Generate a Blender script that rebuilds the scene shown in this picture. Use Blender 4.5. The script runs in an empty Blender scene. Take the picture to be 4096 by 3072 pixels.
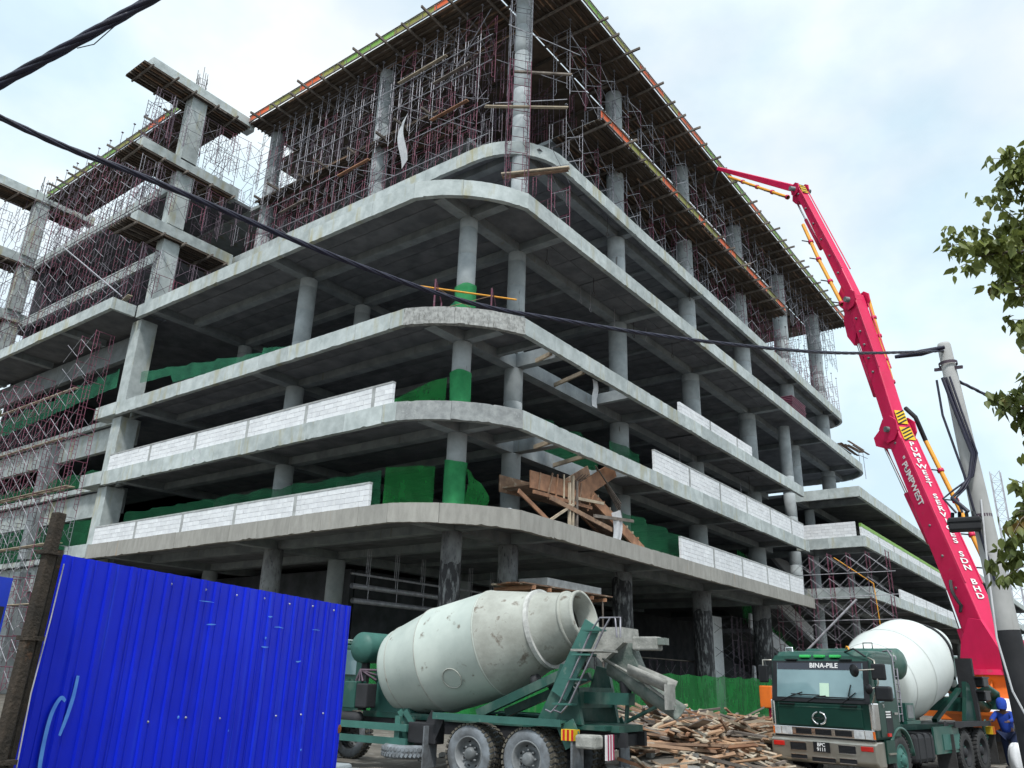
import bpy, math, random
from mathutils import Vector, Matrix
random.seed(7)
SC = bpy.context.scene
COL = SC.collection
R = math.radians

# ---------------------------------------------------------------- camera
cd = bpy.data.cameras.new("camera")
cam = bpy.data.objects.new("camera", cd); COL.objects.link(cam); SC.camera = cam
cd.sensor_width = 36.0; cd.lens = 28.23; cd.clip_start = 0.05; cd.clip_end = 5000
CAM = Vector((-23.36, -20.0, 1.85))
rot = Matrix(((0.59606671, -0.29354335, -0.74735318), (-0.80240489, -0.18395692, -0.56772022), (0.0291697, 0.93807897, -0.34519121)))
cam.matrix_world = Matrix.Translation(CAM) @ rot.to_4x4()

# ---------------------------------------------------------------- sky, sun, exposure
SUN_AZ, SUN_EL = R(216), R(58)        # direction towards the sun
W = bpy.data.worlds.new("World"); SC.world = W; W.use_nodes = True
nt = W.node_tree; N = nt.nodes; L = nt.links
N.clear()
wo = N.new("ShaderNodeOutputWorld"); bg = N.new("ShaderNodeBackground"); bg.inputs[1].default_value = 0.15
sky = N.new("ShaderNodeTexSky"); sky.sky_type = 'NISHITA'; sky.sun_disc = False
sky.sun_elevation = SUN_EL; sky.sun_rotation = R(90) - SUN_AZ; sky.dust_density = 2.2; sky.air_density = 0.9
tc = N.new("ShaderNodeTexCoord")
mp = N.new("ShaderNodeMapping"); mp.inputs['Scale'].default_value = (1.5, 1.5, 2.4); mp.inputs['Location'].default_value = (3.15, 1.7, 0.35)
L.new(tc.outputs['Generated'], mp.inputs[0])
n1 = N.new("ShaderNodeTexNoise"); n1.inputs['Scale'].default_value = 1.5; n1.inputs['Detail'].default_value = 9; n1.inputs['Roughness'].default_value = 0.52
L.new(mp.outputs[0], n1.inputs['Vector'])
r1 = N.new("ShaderNodeValToRGB"); r1.color_ramp.elements[0].position = 0.40; r1.color_ramp.elements[1].position = 0.60
r1.color_ramp.elements[0].color = (.74, .74, .74, 1); r1.color_ramp.elements[1].color = (1, 1, 1, 1)
L.new(n1.outputs[0], r1.inputs[0])
n2 = N.new("ShaderNodeTexNoise"); n2.inputs['Scale'].default_value = 2.3; n2.inputs['Detail'].default_value = 7
L.new(mp.outputs[0], n2.inputs['Vector'])
cr = N.new("ShaderNodeValToRGB"); e = cr.color_ramp.elements
e[0].position = .36; e[0].color = (4.5, 5.6, 6.15, 1); e[1].position = .63; e[1].color = (6.35, 6.7, 6.8, 1)
L.new(n2.outputs[0], cr.inputs[0])
mx = N.new("ShaderNodeMix"); mx.data_type = 'RGBA'
L.new(r1.outputs[0], mx.inputs[0]); L.new(sky.outputs[0], mx.inputs[6]); L.new(cr.outputs[0], mx.inputs[7])
L.new(mx.outputs[2], bg.inputs[0]); L.new(bg.outputs[0], wo.inputs[0])
sd = bpy.data.lights.new("sun", 'SUN'); sd.energy = 2.7; sd.angle = R(8); sd.color = (1, .98, .945)
sun = bpy.data.objects.new("sun", sd); COL.objects.link(sun)
sdir = Vector((math.cos(SUN_EL)*math.cos(SUN_AZ), math.cos(SUN_EL)*math.sin(SUN_AZ), math.sin(SUN_EL)))
sun.rotation_euler = sdir.to_track_quat('Z', 'Y').to_euler(); sun.location = (-40, -30, 60)
vs = SC.view_settings; vs.view_transform = 'Standard'; vs.look = 'None'; vs.exposure = 0.30; vs.gamma = 1.0; vs.use_curve_mapping = False
SC.render.engine = 'CYCLES'
SC.cycles.max_bounces = 5; SC.cycles.diffuse_bounces = 1; SC.cycles.glossy_bounces = 2; SC.cycles.transparent_max_bounces = 8
SC.cycles.use_adaptive_sampling = True; SC.cycles.adaptive_threshold = .02; SC.cycles.use_denoising = True

# ---------------------------------------------------------------- materials
MATS = {}
def mat(name, c1, c2=None, scale=2.0, rough=.8, metal=0.0, bump=.15, stretch=(1, 1, 1), rnd=.12, detail=4, lo=.35, hi=.65, spec=.4,
        c3=None, s3=6.0, p3=(.58, .66), st3=(1, 1, 1), alpha=None, trans=0.0, bscale=None, coat=0.0):
    if c2 is None: c2 = tuple(x*.8 for x in c1)
    m = bpy.data.materials.new(name); m.use_nodes = True; MATS[name] = m
    t = m.node_tree; n = t.nodes; l = t.links; b = n["Principled BSDF"]; out = n["Material Output"]
    co = n.new("ShaderNodeTexCoord"); oi = n.new("ShaderNodeObjectInfo")
    off = n.new("ShaderNodeVectorMath"); off.operation = 'MULTIPLY_ADD'
    l.new(oi.outputs['Random'], off.inputs[0]); off.inputs[1].default_value = (37., 53., 71.); l.new(co.outputs['Object'], off.inputs[2])
    def noise(sc, st, dt=detail):
        mpp = n.new("ShaderNodeMapping"); mpp.inputs['Scale'].default_value = st; l.new(off.outputs[0], mpp.inputs[0])
        x = n.new("ShaderNodeTexNoise"); x.inputs['Scale'].default_value = sc; x.inputs['Detail'].default_value = dt; x.inputs['Roughness'].default_value = .6
        l.new(mpp.outputs[0], x.inputs['Vector']); return x
    a = noise(scale, stretch)
    rp = n.new("ShaderNodeValToRGB"); rp.color_ramp.elements[0].position = lo; rp.color_ramp.elements[1].position = hi
    rp.color_ramp.elements[0].color = (*c2, 1); rp.color_ramp.elements[1].color = (*c1, 1); l.new(a.outputs[0], rp.inputs[0])
    colr = rp.outputs[0]
    if c3:
        a3 = noise(s3, st3, 5); r3 = n.new("ShaderNodeValToRGB"); r3.color_ramp.elements[0].position = p3[0]; r3.color_ramp.elements[1].position = p3[1]
        l.new(a3.outputs[0], r3.inputs[0]); m3 = n.new("ShaderNodeMix"); m3.data_type = 'RGBA'
        l.new(r3.outputs[0], m3.inputs[0]); l.new(colr, m3.inputs[6]); m3.inputs[7].default_value = (*c3, 1); colr = m3.outputs[2]
    if rnd:
        hs = n.new("ShaderNodeHueSaturation"); mr = n.new("ShaderNodeMapRange"); mr.inputs[3].default_value = 1-rnd; mr.inputs[4].default_value = 1+rnd
        l.new(oi.outputs['Random'], mr.inputs[0]); l.new(mr.outputs[0], hs.inputs['Value']); l.new(colr, hs.inputs['Color']); colr = hs.outputs[0]
    l.new(colr, b.inputs['Base Color']); b.inputs['Roughness'].default_value = rough; b.inputs['Metallic'].default_value = metal
    b.inputs['Specular IOR Level'].default_value = spec
    if coat: b.inputs['Coat Weight'].default_value = coat; b.inputs['Coat Roughness'].default_value = .15
    if bump:
        bp = n.new("ShaderNodeBump"); bp.inputs['Strength'].default_value = bump; bp.inputs['Distance'].default_value = .02
        bn = noise(bscale or scale*6, (1, 1, 1), 2); l.new(bn.outputs[0], bp.inputs['Height']); l.new(bp.outputs[0], b.inputs['Normal'])
    sh = b.outputs[0]
    if trans:
        tl = n.new("ShaderNodeBsdfTranslucent"); l.new(colr, tl.inputs[0]); ms = n.new("ShaderNodeMixShader"); ms.inputs[0].default_value = trans
        l.new(sh, ms.inputs[1]); l.new(tl.outputs[0], ms.inputs[2]); sh = ms.outputs[0]
    if alpha is not None:
        tp = n.new("ShaderNodeBsdfTransparent"); ms = n.new("ShaderNodeMixShader"); ms.inputs[0].default_value = alpha
        l.new(tp.outputs[0], ms.inputs[1]); l.new(sh, ms.inputs[2]); sh = ms.outputs[0]
    l.new(sh, out.inputs[0])
    return m
mat('concrete', (.30, .335, .35), (.20, .225, .24), 1.1, .9, bump=.25, c3=(.20, .20, .17), s3=1.3, p3=(.60, .78), st3=(3, 3, .35), bscale=9)
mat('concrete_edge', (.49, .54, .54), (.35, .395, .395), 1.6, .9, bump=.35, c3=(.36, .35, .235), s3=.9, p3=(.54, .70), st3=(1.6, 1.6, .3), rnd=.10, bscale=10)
mat('concrete_patch', (.33, .35, .35), (.22, .235, .24), 3.0, .95, bump=.4, c3=(.40, .42, .42), s3=4, p3=(.6, .7), rnd=.05)
mat('concrete_old', (.34, .335, .31), (.27, .265, .245), 2.2, .95, bump=.3, stretch=(1.6, 1.6, .5), c3=(.36, .23, .12), s3=.8, p3=(.67, .76), st3=(2.5, 2.5, .2), rnd=.06)
mat('concrete_rough', (.42, .43, .42), (.22, .225, .22), 5, .95, bump=.5, c3=(.13, .13, .12), s3=7, p3=(.55, .7), st3=(2, 2, .5), rnd=.05)
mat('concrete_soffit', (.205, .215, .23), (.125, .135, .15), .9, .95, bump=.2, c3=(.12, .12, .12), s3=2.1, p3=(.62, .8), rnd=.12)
mat('concrete_column', (.42, .46, .475), (.31, .345, .36), 1.3, .85, bump=.15, c3=(.15, .15, .15), s3=1.6, p3=(.66, .74), st3=(2.5, 2.5, .5), rnd=.08)
mat('column_tarred', (.26, .275, .28), (.09, .092, .10), 1.1, .8, bump=.3, lo=.30, hi=.72, stretch=(1.6, 1.6, .8), rnd=.1, c3=(.05, .05, .055), s3=5, p3=(.56, .70), st3=(2, 2, .6))
mat('tar', (.035, .036, .04), (.018, .018, .021), 2, .7, bump=.3, rnd=.1, c3=(.24, .25, .255), s3=3.2, p3=(.50, .66), st3=(2, 2, .5))
mat('aac_block', (.74, .76, .78), (.64, .66, .69), 3, .9, bump=.1, rnd=.07, c3=(.52, .54, .55), s3=3, p3=(.66, .74))
mat('mortar', (.40, .42, .42), (.28, .29, .29), 3, .95)
mat('pipe_steel', (.30, .30, .33), (.16, .155, .18), 5, .5, .5, bump=0, rnd=.25)
mat('pipe_red', (.21, .055, .095), (.14, .06, .09), 4, .6, .1, bump=0, rnd=.3, c3=(.22, .20, .21), s3=5, p3=(.62, .66))
mat('pipe_white', (.52, .52, .56), (.34, .34, .38), 4, .5, .3, bump=0, rnd=.2)
mat('wall_shade_dark', (.085, .09, .10), (.05, .055, .06), 1.0, .95, bump=.2)  # plain concrete with the interior shadow painted into its colour
mat('pipe_dark', (.14, .10, .13), (.08, .06, .08), 4, .6, .3, bump=0, rnd=.25)  # dark pipes; also paints in the backlit look at fins and left wing
mat('timber_grey', (.22, .19, .165), (.10, .085, .075), 2, .9, bump=.2, stretch=(1, 1, 1), rnd=.3)
mat('timber_dark', (.11, .09, .075), (.05, .042, .036), 2, .9, bump=.2, rnd=.3)
mat('timber_brown', (.31, .20, .13), (.16, .10, .07), 2, .85, bump=.2, rnd=.35, c3=(.42, .36, .29), s3=2, p3=(.6, .7))
mat('timber_orange', (.38, .20, .115), (.22, .115, .07), 2, .85, bump=.2, rnd=.25)
mat('timber_pale', (.50, .42, .31), (.32, .27, .21), 2, .9, bump=.2, rnd=.25)
mat('timber_scrap', (.44, .28, .17), (.17, .10, .065), 1.3, .9, bump=.2, lo=.3, hi=.7, c3=(.46, .41, .33), s3=1.1, p3=(.52, .58), rnd=0)
mat('ply_soffit', (.125, .095, .07), (.065, .05, .04), 1.2, .9, bump=.15, rnd=.35)
mat('edge_green', (.22, .42, .07), (.15, .30, .06), 3, .6, bump=0, rnd=.15)
mat('edge_olive', (.30, .30, .06), (.20, .20, .05), 3, .6, bump=0, rnd=.15)
mat('edge_orange', (.74, .13, .03), (.58, .10, .03), 3, .6, bump=0, rnd=.12)
mat('net_wrap', (.05, .40, .14), (.03, .29, .10), 1.6, .9, bump=.2, trans=.3, alpha=.86, rnd=.1)
mat('net_shaded', (.016, .17, .07), (.010, .11, .048), 1.6, .9, bump=.1, trans=.35, alpha=.75, rnd=.1)  # net_green for nets in shade, the shade put into the colour
mat('net_green', (.024, .29, .065), (.013, .17, .038), 1.6, .9, bump=.2, trans=.4, alpha=.74, rnd=.1, stretch=(1, 1, .5))
mat('net_thin', (.05, .30, .16), (.03, .20, .115), 1.6, .9, bump=.1, trans=.4, alpha=.55, rnd=.1)
mat('plastic_white', (.74, .76, .78), (.58, .6, .64), 3, .4, bump=.2, trans=.3, rnd=0)
mat('dirt', (.15, .135, .115), (.08, .073, .062), .7, .95, bump=.6, c3=(.27, .26, .24), s3=3, rnd=0)
mat('rubble', (.42, .42, .40), (.26, .26, .25), 2, .95, bump=.3, rnd=.3)
mat('rebar', (.10, .085, .08), (.06, .05, .05), 6, .6, .4, bump=0)
mat('hoarding_blue', (.001, .018, .62), (.001, .012, .48), .7, .42, bump=.5, bscale=1.6, spec=.22, rnd=.0, c3=(.012, .045, .66), s3=2.2, p3=(.56, .74), st3=(2.5, 1, .12))
mat('graffiti', (.10, .30, .72), (.06, .2, .66), 6, .6, bump=0, rnd=0)
mat('rust_dark', (.050, .038, .028), (.022, .018, .014), 8, .9, bump=.7, rnd=.1, c3=(.10, .05, .025), s3=5, p3=(.62, .7))
mat('rust', (.25, .09, .03), (.10, .04, .02), 12, .9, bump=.4)
mat('screw', (.45, .47, .5), None, 5, .4, .8, bump=0)
mat('truck_green', (.016, .085, .066), (.010, .058, .046), 2.0, .45, bump=.08, rnd=.06, c3=(.10, .15, .125), s3=2.2, p3=(.50, .74), st3=(1, 1, .5), coat=.1)
mat('truck_green_dark', (.006, .046, .033), (.005, .035, .026), 2.0, .42, bump=.03, rnd=.04, coat=.12, spec=.3)
mat('truck_teal', (.045, .15, .125), (.03, .105, .09), 2, .55, bump=.1, rnd=.1, c3=(.16, .22, .19), s3=3, p3=(.6, .72))
mat('drum_dirty', (.50, .56, .52), (.40, .46, .43), 1.1, .6, bump=.08, rnd=0, c3=(.20, .19, .16), s3=3.4, p3=(.63, .70))
mat('drum_caked', (.40, .42, .385), (.29, .30, .27), 2.0, .85, bump=.25, rnd=0, c3=(.17, .15, .125), s3=4, p3=(.58, .68))
mat('drum_clean', (.62, .66, .64), (.54, .585, .57), .8, .45, bump=.03, rnd=0)
mat('caked_dark', (.20, .215, .20), (.075, .11, .095), 3.2, .9, bump=.5, rnd=.1)
mat('caked_metal', (.36, .36, .335), (.20, .205, .19), 4, .9, bump=.5, rnd=.1)
mat('rubber', (.045, .045, .047), (.03, .03, .03), 5, .85, bump=.3, rnd=.05)
mat('rubber_dusty', (.20, .225, .25), (.09, .095, .10), 3, .9, bump=.3, rnd=.05)
mat('tread_dusty', (.13, .12, .095), (.06, .055, .048), 6, .95, bump=.3, rnd=.05)
mat('rim_grey', (.24, .255, .265), (.12, .13, .135), 3, .6, .3, bump=.1)
mat('chrome', (.88, .89, .90), (.78, .78, .78), 1.2, .12, 1.0, bump=.03, rnd=0)
mat('chrome_dull', (.52, .50, .45), (.40, .375, .32), 1.3, .32, .9, bump=.06, rnd=0)
mat('black', (.012, .013, .016), (.008, .009, .011), 3, .45, bump=0)
mat('black_matte', (.025, .026, .03), (.016, .017, .02), 3, .75, bump=.1)
mat('glass', (.20, .32, .35), (.12, .21, .235), .6, .04, bump=0, spec=.9, rnd=0)  # light teal base paints in the sky reflection of the windscreen
mat('glass_tint', (.012, .018, .035), (.010, .015, .03), 1, .1, bump=0, spec=.7, rnd=0)
mat('lamp_glass', (.80, .83, .85), (.5, .53, .56), 9, .1, .3, bump=0, rnd=0)
mat('lamp_red', (.50, .02, .015), (.40, .015, .01), 8, .25, bump=0)
mat('lamp_green', (.05, .50, .12), (.04, .42, .10), 8, .3, bump=0)
mat('white_paint', (.80, .80, .80), (.72, .72, .72), 4, .5, bump=0, rnd=0)
mat('ring_white', (.55, .56, .54), (.38, .385, .37), 5, .8, bump=.3, rnd=0)
mat('paper', (.55, .75, .60), (.5, .7, .56), 6, .8, bump=0)
mat('boom_red', (.66, .013, .095), (.56, .010, .072), .8, .45, bump=.04, rnd=.05, coat=.1, c3=(.46, .05, .09), s3=3.5, p3=(.62, .72))
mat('pump_orange', (.78, .17, .012), (.62, .13, .012), 1.6, .5, bump=.06, rnd=.08)
mat('pipe_yellow', (.78, .36, .03), (.65, .28, .03), 3, .5, bump=.05, rnd=.06)
mat('hazard_yellow', (.78, .52, .02), (.68, .44, .02), 3, .5, bump=0)
mat('pole_concrete', (.43, .435, .43), (.33, .335, .33), 1.5, .85, bump=.12, rnd=0, c3=(.24, .235, .22), s3=2, p3=(.6, .74), st3=(3, 3, .3))
mat('cable', (.012, .012, .035), (.008, .008, .022), 8, .45, bump=.15, rnd=0, spec=.5)
mat('bark', (.17, .14, .11), (.10, .085, .065), 6, .9, bump=.4)
mat('leaf', (.17, .20, .05), (.075, .10, .025), .9, .5, bump=0, rnd=.45, trans=.3, c3=(.12, .075, .02), s3=1.3, p3=(.6, .68))
mat('skin', (.12, .06, .04), None, 6, .6, bump=0)
mat('cloth_blue', (.014, .055, .36), (.010, .04, .26), 6, .9, bump=.2)
mat('cloth_jeans', (.015, .025, .07), None, 6, .9, bump=.2)
mat('cloth_white', (.72, .73, .75), (.6, .62, .65), 4, .85, bump=.2)
mat('sack', (.62, .60, .54), (.5, .48, .43), 3, .9, bump=.3)
mat('ribbon', (.78, .76, .78), None, 3, .7, bump=0)
mat('ribbon_red', (.45, .02, .10), None, 3, .7, bump=0)
mat('site_sign_blue', (.01, .05, .60), None, 2, .4, bump=0)
mat('galv_roof', (.40, .48, .45), None, 2, .4, .3, bump=0)

# ---------------------------------------------------------------- mesh builder
class MB:
    def __init__(s): s.v = []; s.f = []; s.sm = []
    def quad(s, pts, smooth=False):
        i = len(s.v); s.v += [tuple(p) for p in pts]; s.f.append(tuple(range(i, i+len(pts)))); s.sm.append(smooth); return s
    def box(s, c, d, m=None):
        x, y, z = (k/2 for k in d); i = len(s.v); c = Vector(c)
        for a in ((-x, -y, -z), (x, -y, -z), (x, y, -z), (-x, y, -z), (-x, -y, z), (x, -y, z), (x, y, z), (-x, y, z)):
            p = Vector(a); p = (m @ p if m else p) + c; s.v.append(tuple(p))
        for q in ((0, 3, 2, 1), (4, 5, 6, 7), (0, 1, 5, 4), (1, 2, 6, 5), (2, 3, 7, 6), (3, 0, 4, 7)): s.f.append(tuple(i+k for k in q)); s.sm.append(False)
        return s
    def b2(s, a, b): return s.box([(a[k]+b[k])/2 for k in range(3)], [abs(b[k]-a[k]) for k in range(3)])
    def bar(s, p, q, w, h, up=(0, 0, 1)):
        p = Vector(p); q = Vector(q); d = q-p; x = d.normalized(); u = Vector(up)
        if abs(x.dot(u)) > .98: u = Vector((1, 0, 0))
        y = u.cross(x).normalized(); z = x.cross(y)
        m = Matrix((x, y, z)).transposed(); return s.box((p+q)/2, (d.length, w, h), m)
    def tube(s, pts, r, n=5, caps=False, smooth=True):
        pts = [Vector(p) for p in pts]; rs = r if isinstance(r, (list, tuple)) else [r]*len(pts)
        i0 = len(s.v); prev = None
        for k, p in enumerate(pts):
            d = (pts[min(k+1, len(pts)-1)]-pts[max(k-1, 0)]).normalized()
            if prev is None:
                u = Vector((0, 0, 1)) if abs(d.z) < .9 else Vector((1, 0, 0)); a = u.cross(d).normalized()
            else: a = (prev-d*prev.dot(d)).normalized()
            prev = a; b = d.cross(a)
            for j in range(n):
                t = 2*math.pi*j/n; s.v.append(tuple(p+(a*math.cos(t)+b*math.sin(t))*rs[k]))
        for k in range(len(pts)-1):
            for j in range(n):
                a0 = i0+k*n+j; a1 = i0+k*n+(j+1) % n; s.f.append((a0, a1, a1+n, a0+n)); s.sm.append(smooth)
        if caps:
            s.f.append(tuple(i0+j for j in range(n))[::-1]); s.sm.append(False)
            e_ = i0+(len(pts)-1)*n; s.f.append(tuple(e_+j for j in range(n))); s.sm.append(False)
        return s
    def lathe(s, prof, o=(0, 0, 0), ax=(0, 0, 1), n=24, smooth=True, a0=0., a1=None):
        o = Vector(o); d = Vector(ax).normalized(); u = Vector((0, 0, 1)) if abs(d.z) < .9 else Vector((1, 0, 0))
        a = u.cross(d).normalized(); b = d.cross(a); i0 = len(s.v); full = a1 is None; m_ = n if full else n+1
        for (h, r) in prof:
            for j in range(m_):
                t = a0+(2*math.pi if full else a1-a0)*j/n; s.v.append(tuple(o+d*h+(a*math.cos(t)+b*math.sin(t))*r))
        for k in range(len(prof)-1):
            for j in range(n):
                j2 = (j+1) % n if full else j+1
                s.f.append((i0+k*m_+j, i0+k*m_+j2, i0+(k+1)*m_+j2, i0+(k+1)*m_+j)); s.sm.append(smooth)
        return s
    def prism(s, poly, h, m=None):          # poly in xy, extruded 0..h along z, optional 4x4
        n = len(poly); i = len(s.v); m = m or Matrix()
        for z in (0, h):
            for p in poly: s.v.append(tuple(m @ Vector((p[0], p[1], z))))
        s.f.append(tuple(i+k for k in range(n))[::-1]); s.f.append(tuple(i+n+k for k in range(n))); s.sm += [False, False]
        for k in range(n): s.f.append((i+k, i+(k+1) % n, i+n+(k+1) % n, i+n+k)); s.sm.append(False)
        return s
    def grid(s, fn, nu, nv, smooth=True):
        i = len(s.v)
        for a in range(nu+1):
            for b in range(nv+1): s.v.append(tuple(fn(a/nu, b/nv)))
        for a in range(nu):
            for b in range(nv):
                k = i+a*(nv+1)+b; s.f.append((k, k+nv+1, k+nv+2, k+1)); s.sm.append(smooth)
        return s
    def mesh(s, name, m=None):
        me = bpy.data.meshes.new(name); me.from_pydata(s.v, [], s.f)
        me.polygons.foreach_set('use_smooth', s.sm)
        if m: me.materials.append(MATS[m])
        me.update(); return me
XZ = Matrix(((1, 0, 0, 0), (0, 0, -1, 0), (0, 1, 0, 0), (0, 0, 0, 1)))   # poly (x,z) -> xz plane, extruded towards -y
def place(name, me, parent=None, loc=(0, 0, 0), rz=0.0, rot=None, scale=None):
    o = bpy.data.objects.new(name, me); COL.objects.link(o); o.parent = parent; o.location = loc
    if rot is not None: o.rotation_euler = rot
    elif rz: o.rotation_euler = (0, 0, rz)
    if scale: o.scale = scale
    return o
def obj(name, mb, m, parent=None, loc=(0, 0, 0), rz=0.0, bevel=0.0):
    o = place(name, mb.mesh(name, m), parent, loc, rz)
    if bevel:
        bv = o.modifiers.new('bevel', 'BEVEL'); bv.width = bevel; bv.segments = 2; bv.limit_method = 'ANGLE'
    return o
def tag(o, label, cat, group=None, kind=None):
    if label: o['label'] = label
    if cat: o['category'] = cat
    if group: o['group'] = group
    if kind: o['kind'] = kind
    return o
def thing(name, label, cat, loc=(0, 0, 0), rz=0.0, group=None):
    o = bpy.data.objects.new(name, None); COL.objects.link(o); o.location = loc; o.rotation_euler = (0, 0, rz); o.empty_display_size = .3
    return tag(o, label, cat, group)
def stuff(o): o['kind'] = 'stuff'; return o
TXT = {}
def _pretext(st):
    cu = bpy.data.curves.new('t', 'FONT'); cu.body = st; cu.size = 1; cu.extrude = .015; cu.align_x = 'CENTER'; cu.align_y = 'CENTER'; cu.offset = .02; cu.resolution_u = 3
    t = bpy.data.objects.new('t', cu); COL.objects.link(t); bpy.context.view_layer.update()
    TXT[st] = bpy.data.meshes.new_from_object(t.evaluated_get(bpy.context.evaluated_depsgraph_get()))
    bpy.data.objects.remove(t); bpy.data.curves.remove(cu)
for st in ['BINA-PILE', 'BPC', '9111', 'FS', '" PUMPWEST']+sorted(set('PUMPWESTSERVICESSDNBHD')): _pretext(st)
def text(name, st, size, m, parent, mtx, sx=1.0, bold=0):
    me = TXT[st].copy(); me.transform(Matrix.Diagonal((size*sx, size, size, 1))); me.materials.clear(); me.materials.append(MATS[m]); me.name = name
    o = place(name, me, parent); o.matrix_local = mtx; return o
def frame(o, x, y):                       # 4x4 with local x, y axes
    x = Vector(x).normalized(); y = Vector(y); y = (y-x*y.dot(x)).normalized(); z = x.cross(y)
    m = Matrix((x, y, z)).transposed().to_4x4(); m.translation = Vector(o); return m
def rr(a, b): return random.uniform(a, b)

# ---------------------------------------------------------------- ground
g = MB().grid(lambda u, v: (-400+u*1000, -400+v*1000, (0.3*max(0, min(1, (-11-(-400+u*1000)-0)/6)) if False else 0)), 40, 40)
tag(obj('ground', g, 'dirt'), None, None, kind='structure')
g = MB()   # raised verge on the camera side of the hoarding
g.grid(lambda u, v: (-60+u*42.6+8*v*0, -60+v*70, .26), 4, 8)
g.quad([(-17.4, -60, .26), (-16.2, -60, .005), (-16.2, 10, .005), (-17.4, 10, .26)])
tag(obj('verge', g, 'dirt'), None, None, kind='structure')

# ---------------------------------------------------------------- main building
BLD = thing('building_under_construction', 'large unfinished grey concrete building with curved corner and stacked open floors', 'building')
SZ = [8.6, 13.05, 17.53, 24.25, 30.45]
BAND = [.82, .85, .82, .86, .86]
def arc(p, q, sag, n=12):          # arc from p to q bulging to the outside (right of p->q reversed)
    p = Vector(p); q = Vector(q); c = (p+q)/2; d = (q-p); nrm = Vector((d.y, -d.x)).normalized()
    out = []
    for k in range(n+1):
        t = k/n; out.append(p+d*t+nrm*(sag*4*t*(1-t))*-1)
    return out
def fillet(cx, cy, r, a0, a1, n=10): return [Vector((cx+r*math.cos(R(a0+(a1-a0)*k/n)), cy+r*math.sin(R(a0+(a1-a0)*k/n)))) for k in range(n+1)]
corner = arc((0, 4.02), (3.85, 0), -.64)
corner = [Vector(p) for p in corner]
if corner[6].x+corner[6].y > 3.8: corner = arc((0, 4.02), (3.85, 0), .64)
PATH = {}
for i in range(3): PATH[i] = [Vector((0, 28.9))]+corner+[Vector((43.4, 0))]
PATH[3] = [Vector((0, 28.9))]+corner+fillet(64, 4, 4, 270, 360)+[Vector((68, 16))]
PATH[4] = [Vector((5.9, 28.9))]+fillet(9.6, 5.4, 3.7, 180, 270)+fillet(65, 4.7, 3, 270, 360)+[Vector((68, 16))]
def along(path, s):
    acc = 0
    for a, b in zip(path, path[1:]):
        l_ = (b-a).length
        if s <= acc+l_ or b is path[-1]:
            d = (b-a).normalized(); return a+d*(s-acc), d
        acc += l_
def cum(path):
    o = [0]
    for a, b in zip(path, path[1:]): o.append(o[-1]+(b-a).length)
    return o
def edge_piece(path, s0, s1, z0, z1, th, dx=0.0):
    cs = cum(path); nsub = max(1, int((s1-s0)/.22)); ss = sorted([s0]+[c for c in cs if s0+.03 < c < s1-.03]+[s0+(s1-s0)*k/nsub for k in range(1, nsub)]+[s1])
    mb = MB(); rows = []
    for s in ss:
        p, d = along(path, s); e1 = along(path, max(0, s-.05))[1]; e2 = along(path, min(cs[-1], s+.05))[1]
        if s == s0: d = e2 if s0 > 0 else d
        elif s == s1: d = e1
        else: d = (e1+e2).normalized()
        nn = Vector((d.y, -d.x))          # outward
        a = p+nn*dx; b = p-nn*th
        rows.append(((a.x, a.y), (b.x, b.y)))
    n = len(rows); i0 = 0
    for a, b in rows:
        j0 = rr(-.012, .012)+(rr(.02, .06) if random.random() < .07 else 0); j1 = rr(-.006, .006)-(rr(.01, .03) if random.random() < .05 else 0)
        mb.v += [(a[0], a[1], z0+j0), (a[0], a[1], z1+j1), (b[0], b[1], z1), (b[0], b[1], z0)]
    for k in range(n-1):
        for j in range(4):
            mb.f.append((4*k+j, 4*k+4+j, 4*k+4+(j+1) % 4, 4*k+(j+1) % 4)); mb.sm.append(False)
    mb.f.append((0, 1, 2, 3)); mb.f.append((4*n-1, 4*n-2, 4*n-3, 4*n-4)); mb.sm += [False, False]
    return mb
def fascia(path, z1, h, m, parent, seg=2.4, corner_m=None, c0=None, c1=None, th=.26):
    cs = cum(path); tot = cs[-1]; s = 0
    marks = [0]
    while marks[-1] < tot-.01:
        s = marks[-1]+seg*rr(.9, 1.1)
        if c0 is not None and marks[-1] < c0-.01 and s > c0-.8: s = c0
        if c1 is not None and marks[-1] < c1-.01 and s > c1-1.2: s = c1
        marks.append(min(s, tot) if tot-s > .8 else tot)
    for a, b in zip(marks, marks[1:]):
        mm = corner_m if (corner_m and c0 is not None and a >= c0-.02 and b <= c1+.02) else m
        obj('edge_beam', edge_piece(path, a+.006, b-.006, z1-h+rr(-.015, .015), z1+rr(-.008, .012), th, rr(-.006, .006)), mm, parent)
c0 = 28.9-4.02; c1 = cum(PATH[0])[len(corner)]
for i in range(5):
    m = ('concrete_old', 'concrete_edge', 'concrete_edge', 'concrete_edge', 'concrete_edge')[i]
    cm = (None, 'concrete_patch', 'concrete_rough', None, None)[i]
    if i == 4: fascia(PATH[4], SZ[4], BAND[4], m, BLD)
    else: fascia(PATH[i], SZ[i], BAND[i], m, BLD, corner_m=cm, c0=c0, c1=c1)
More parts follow.
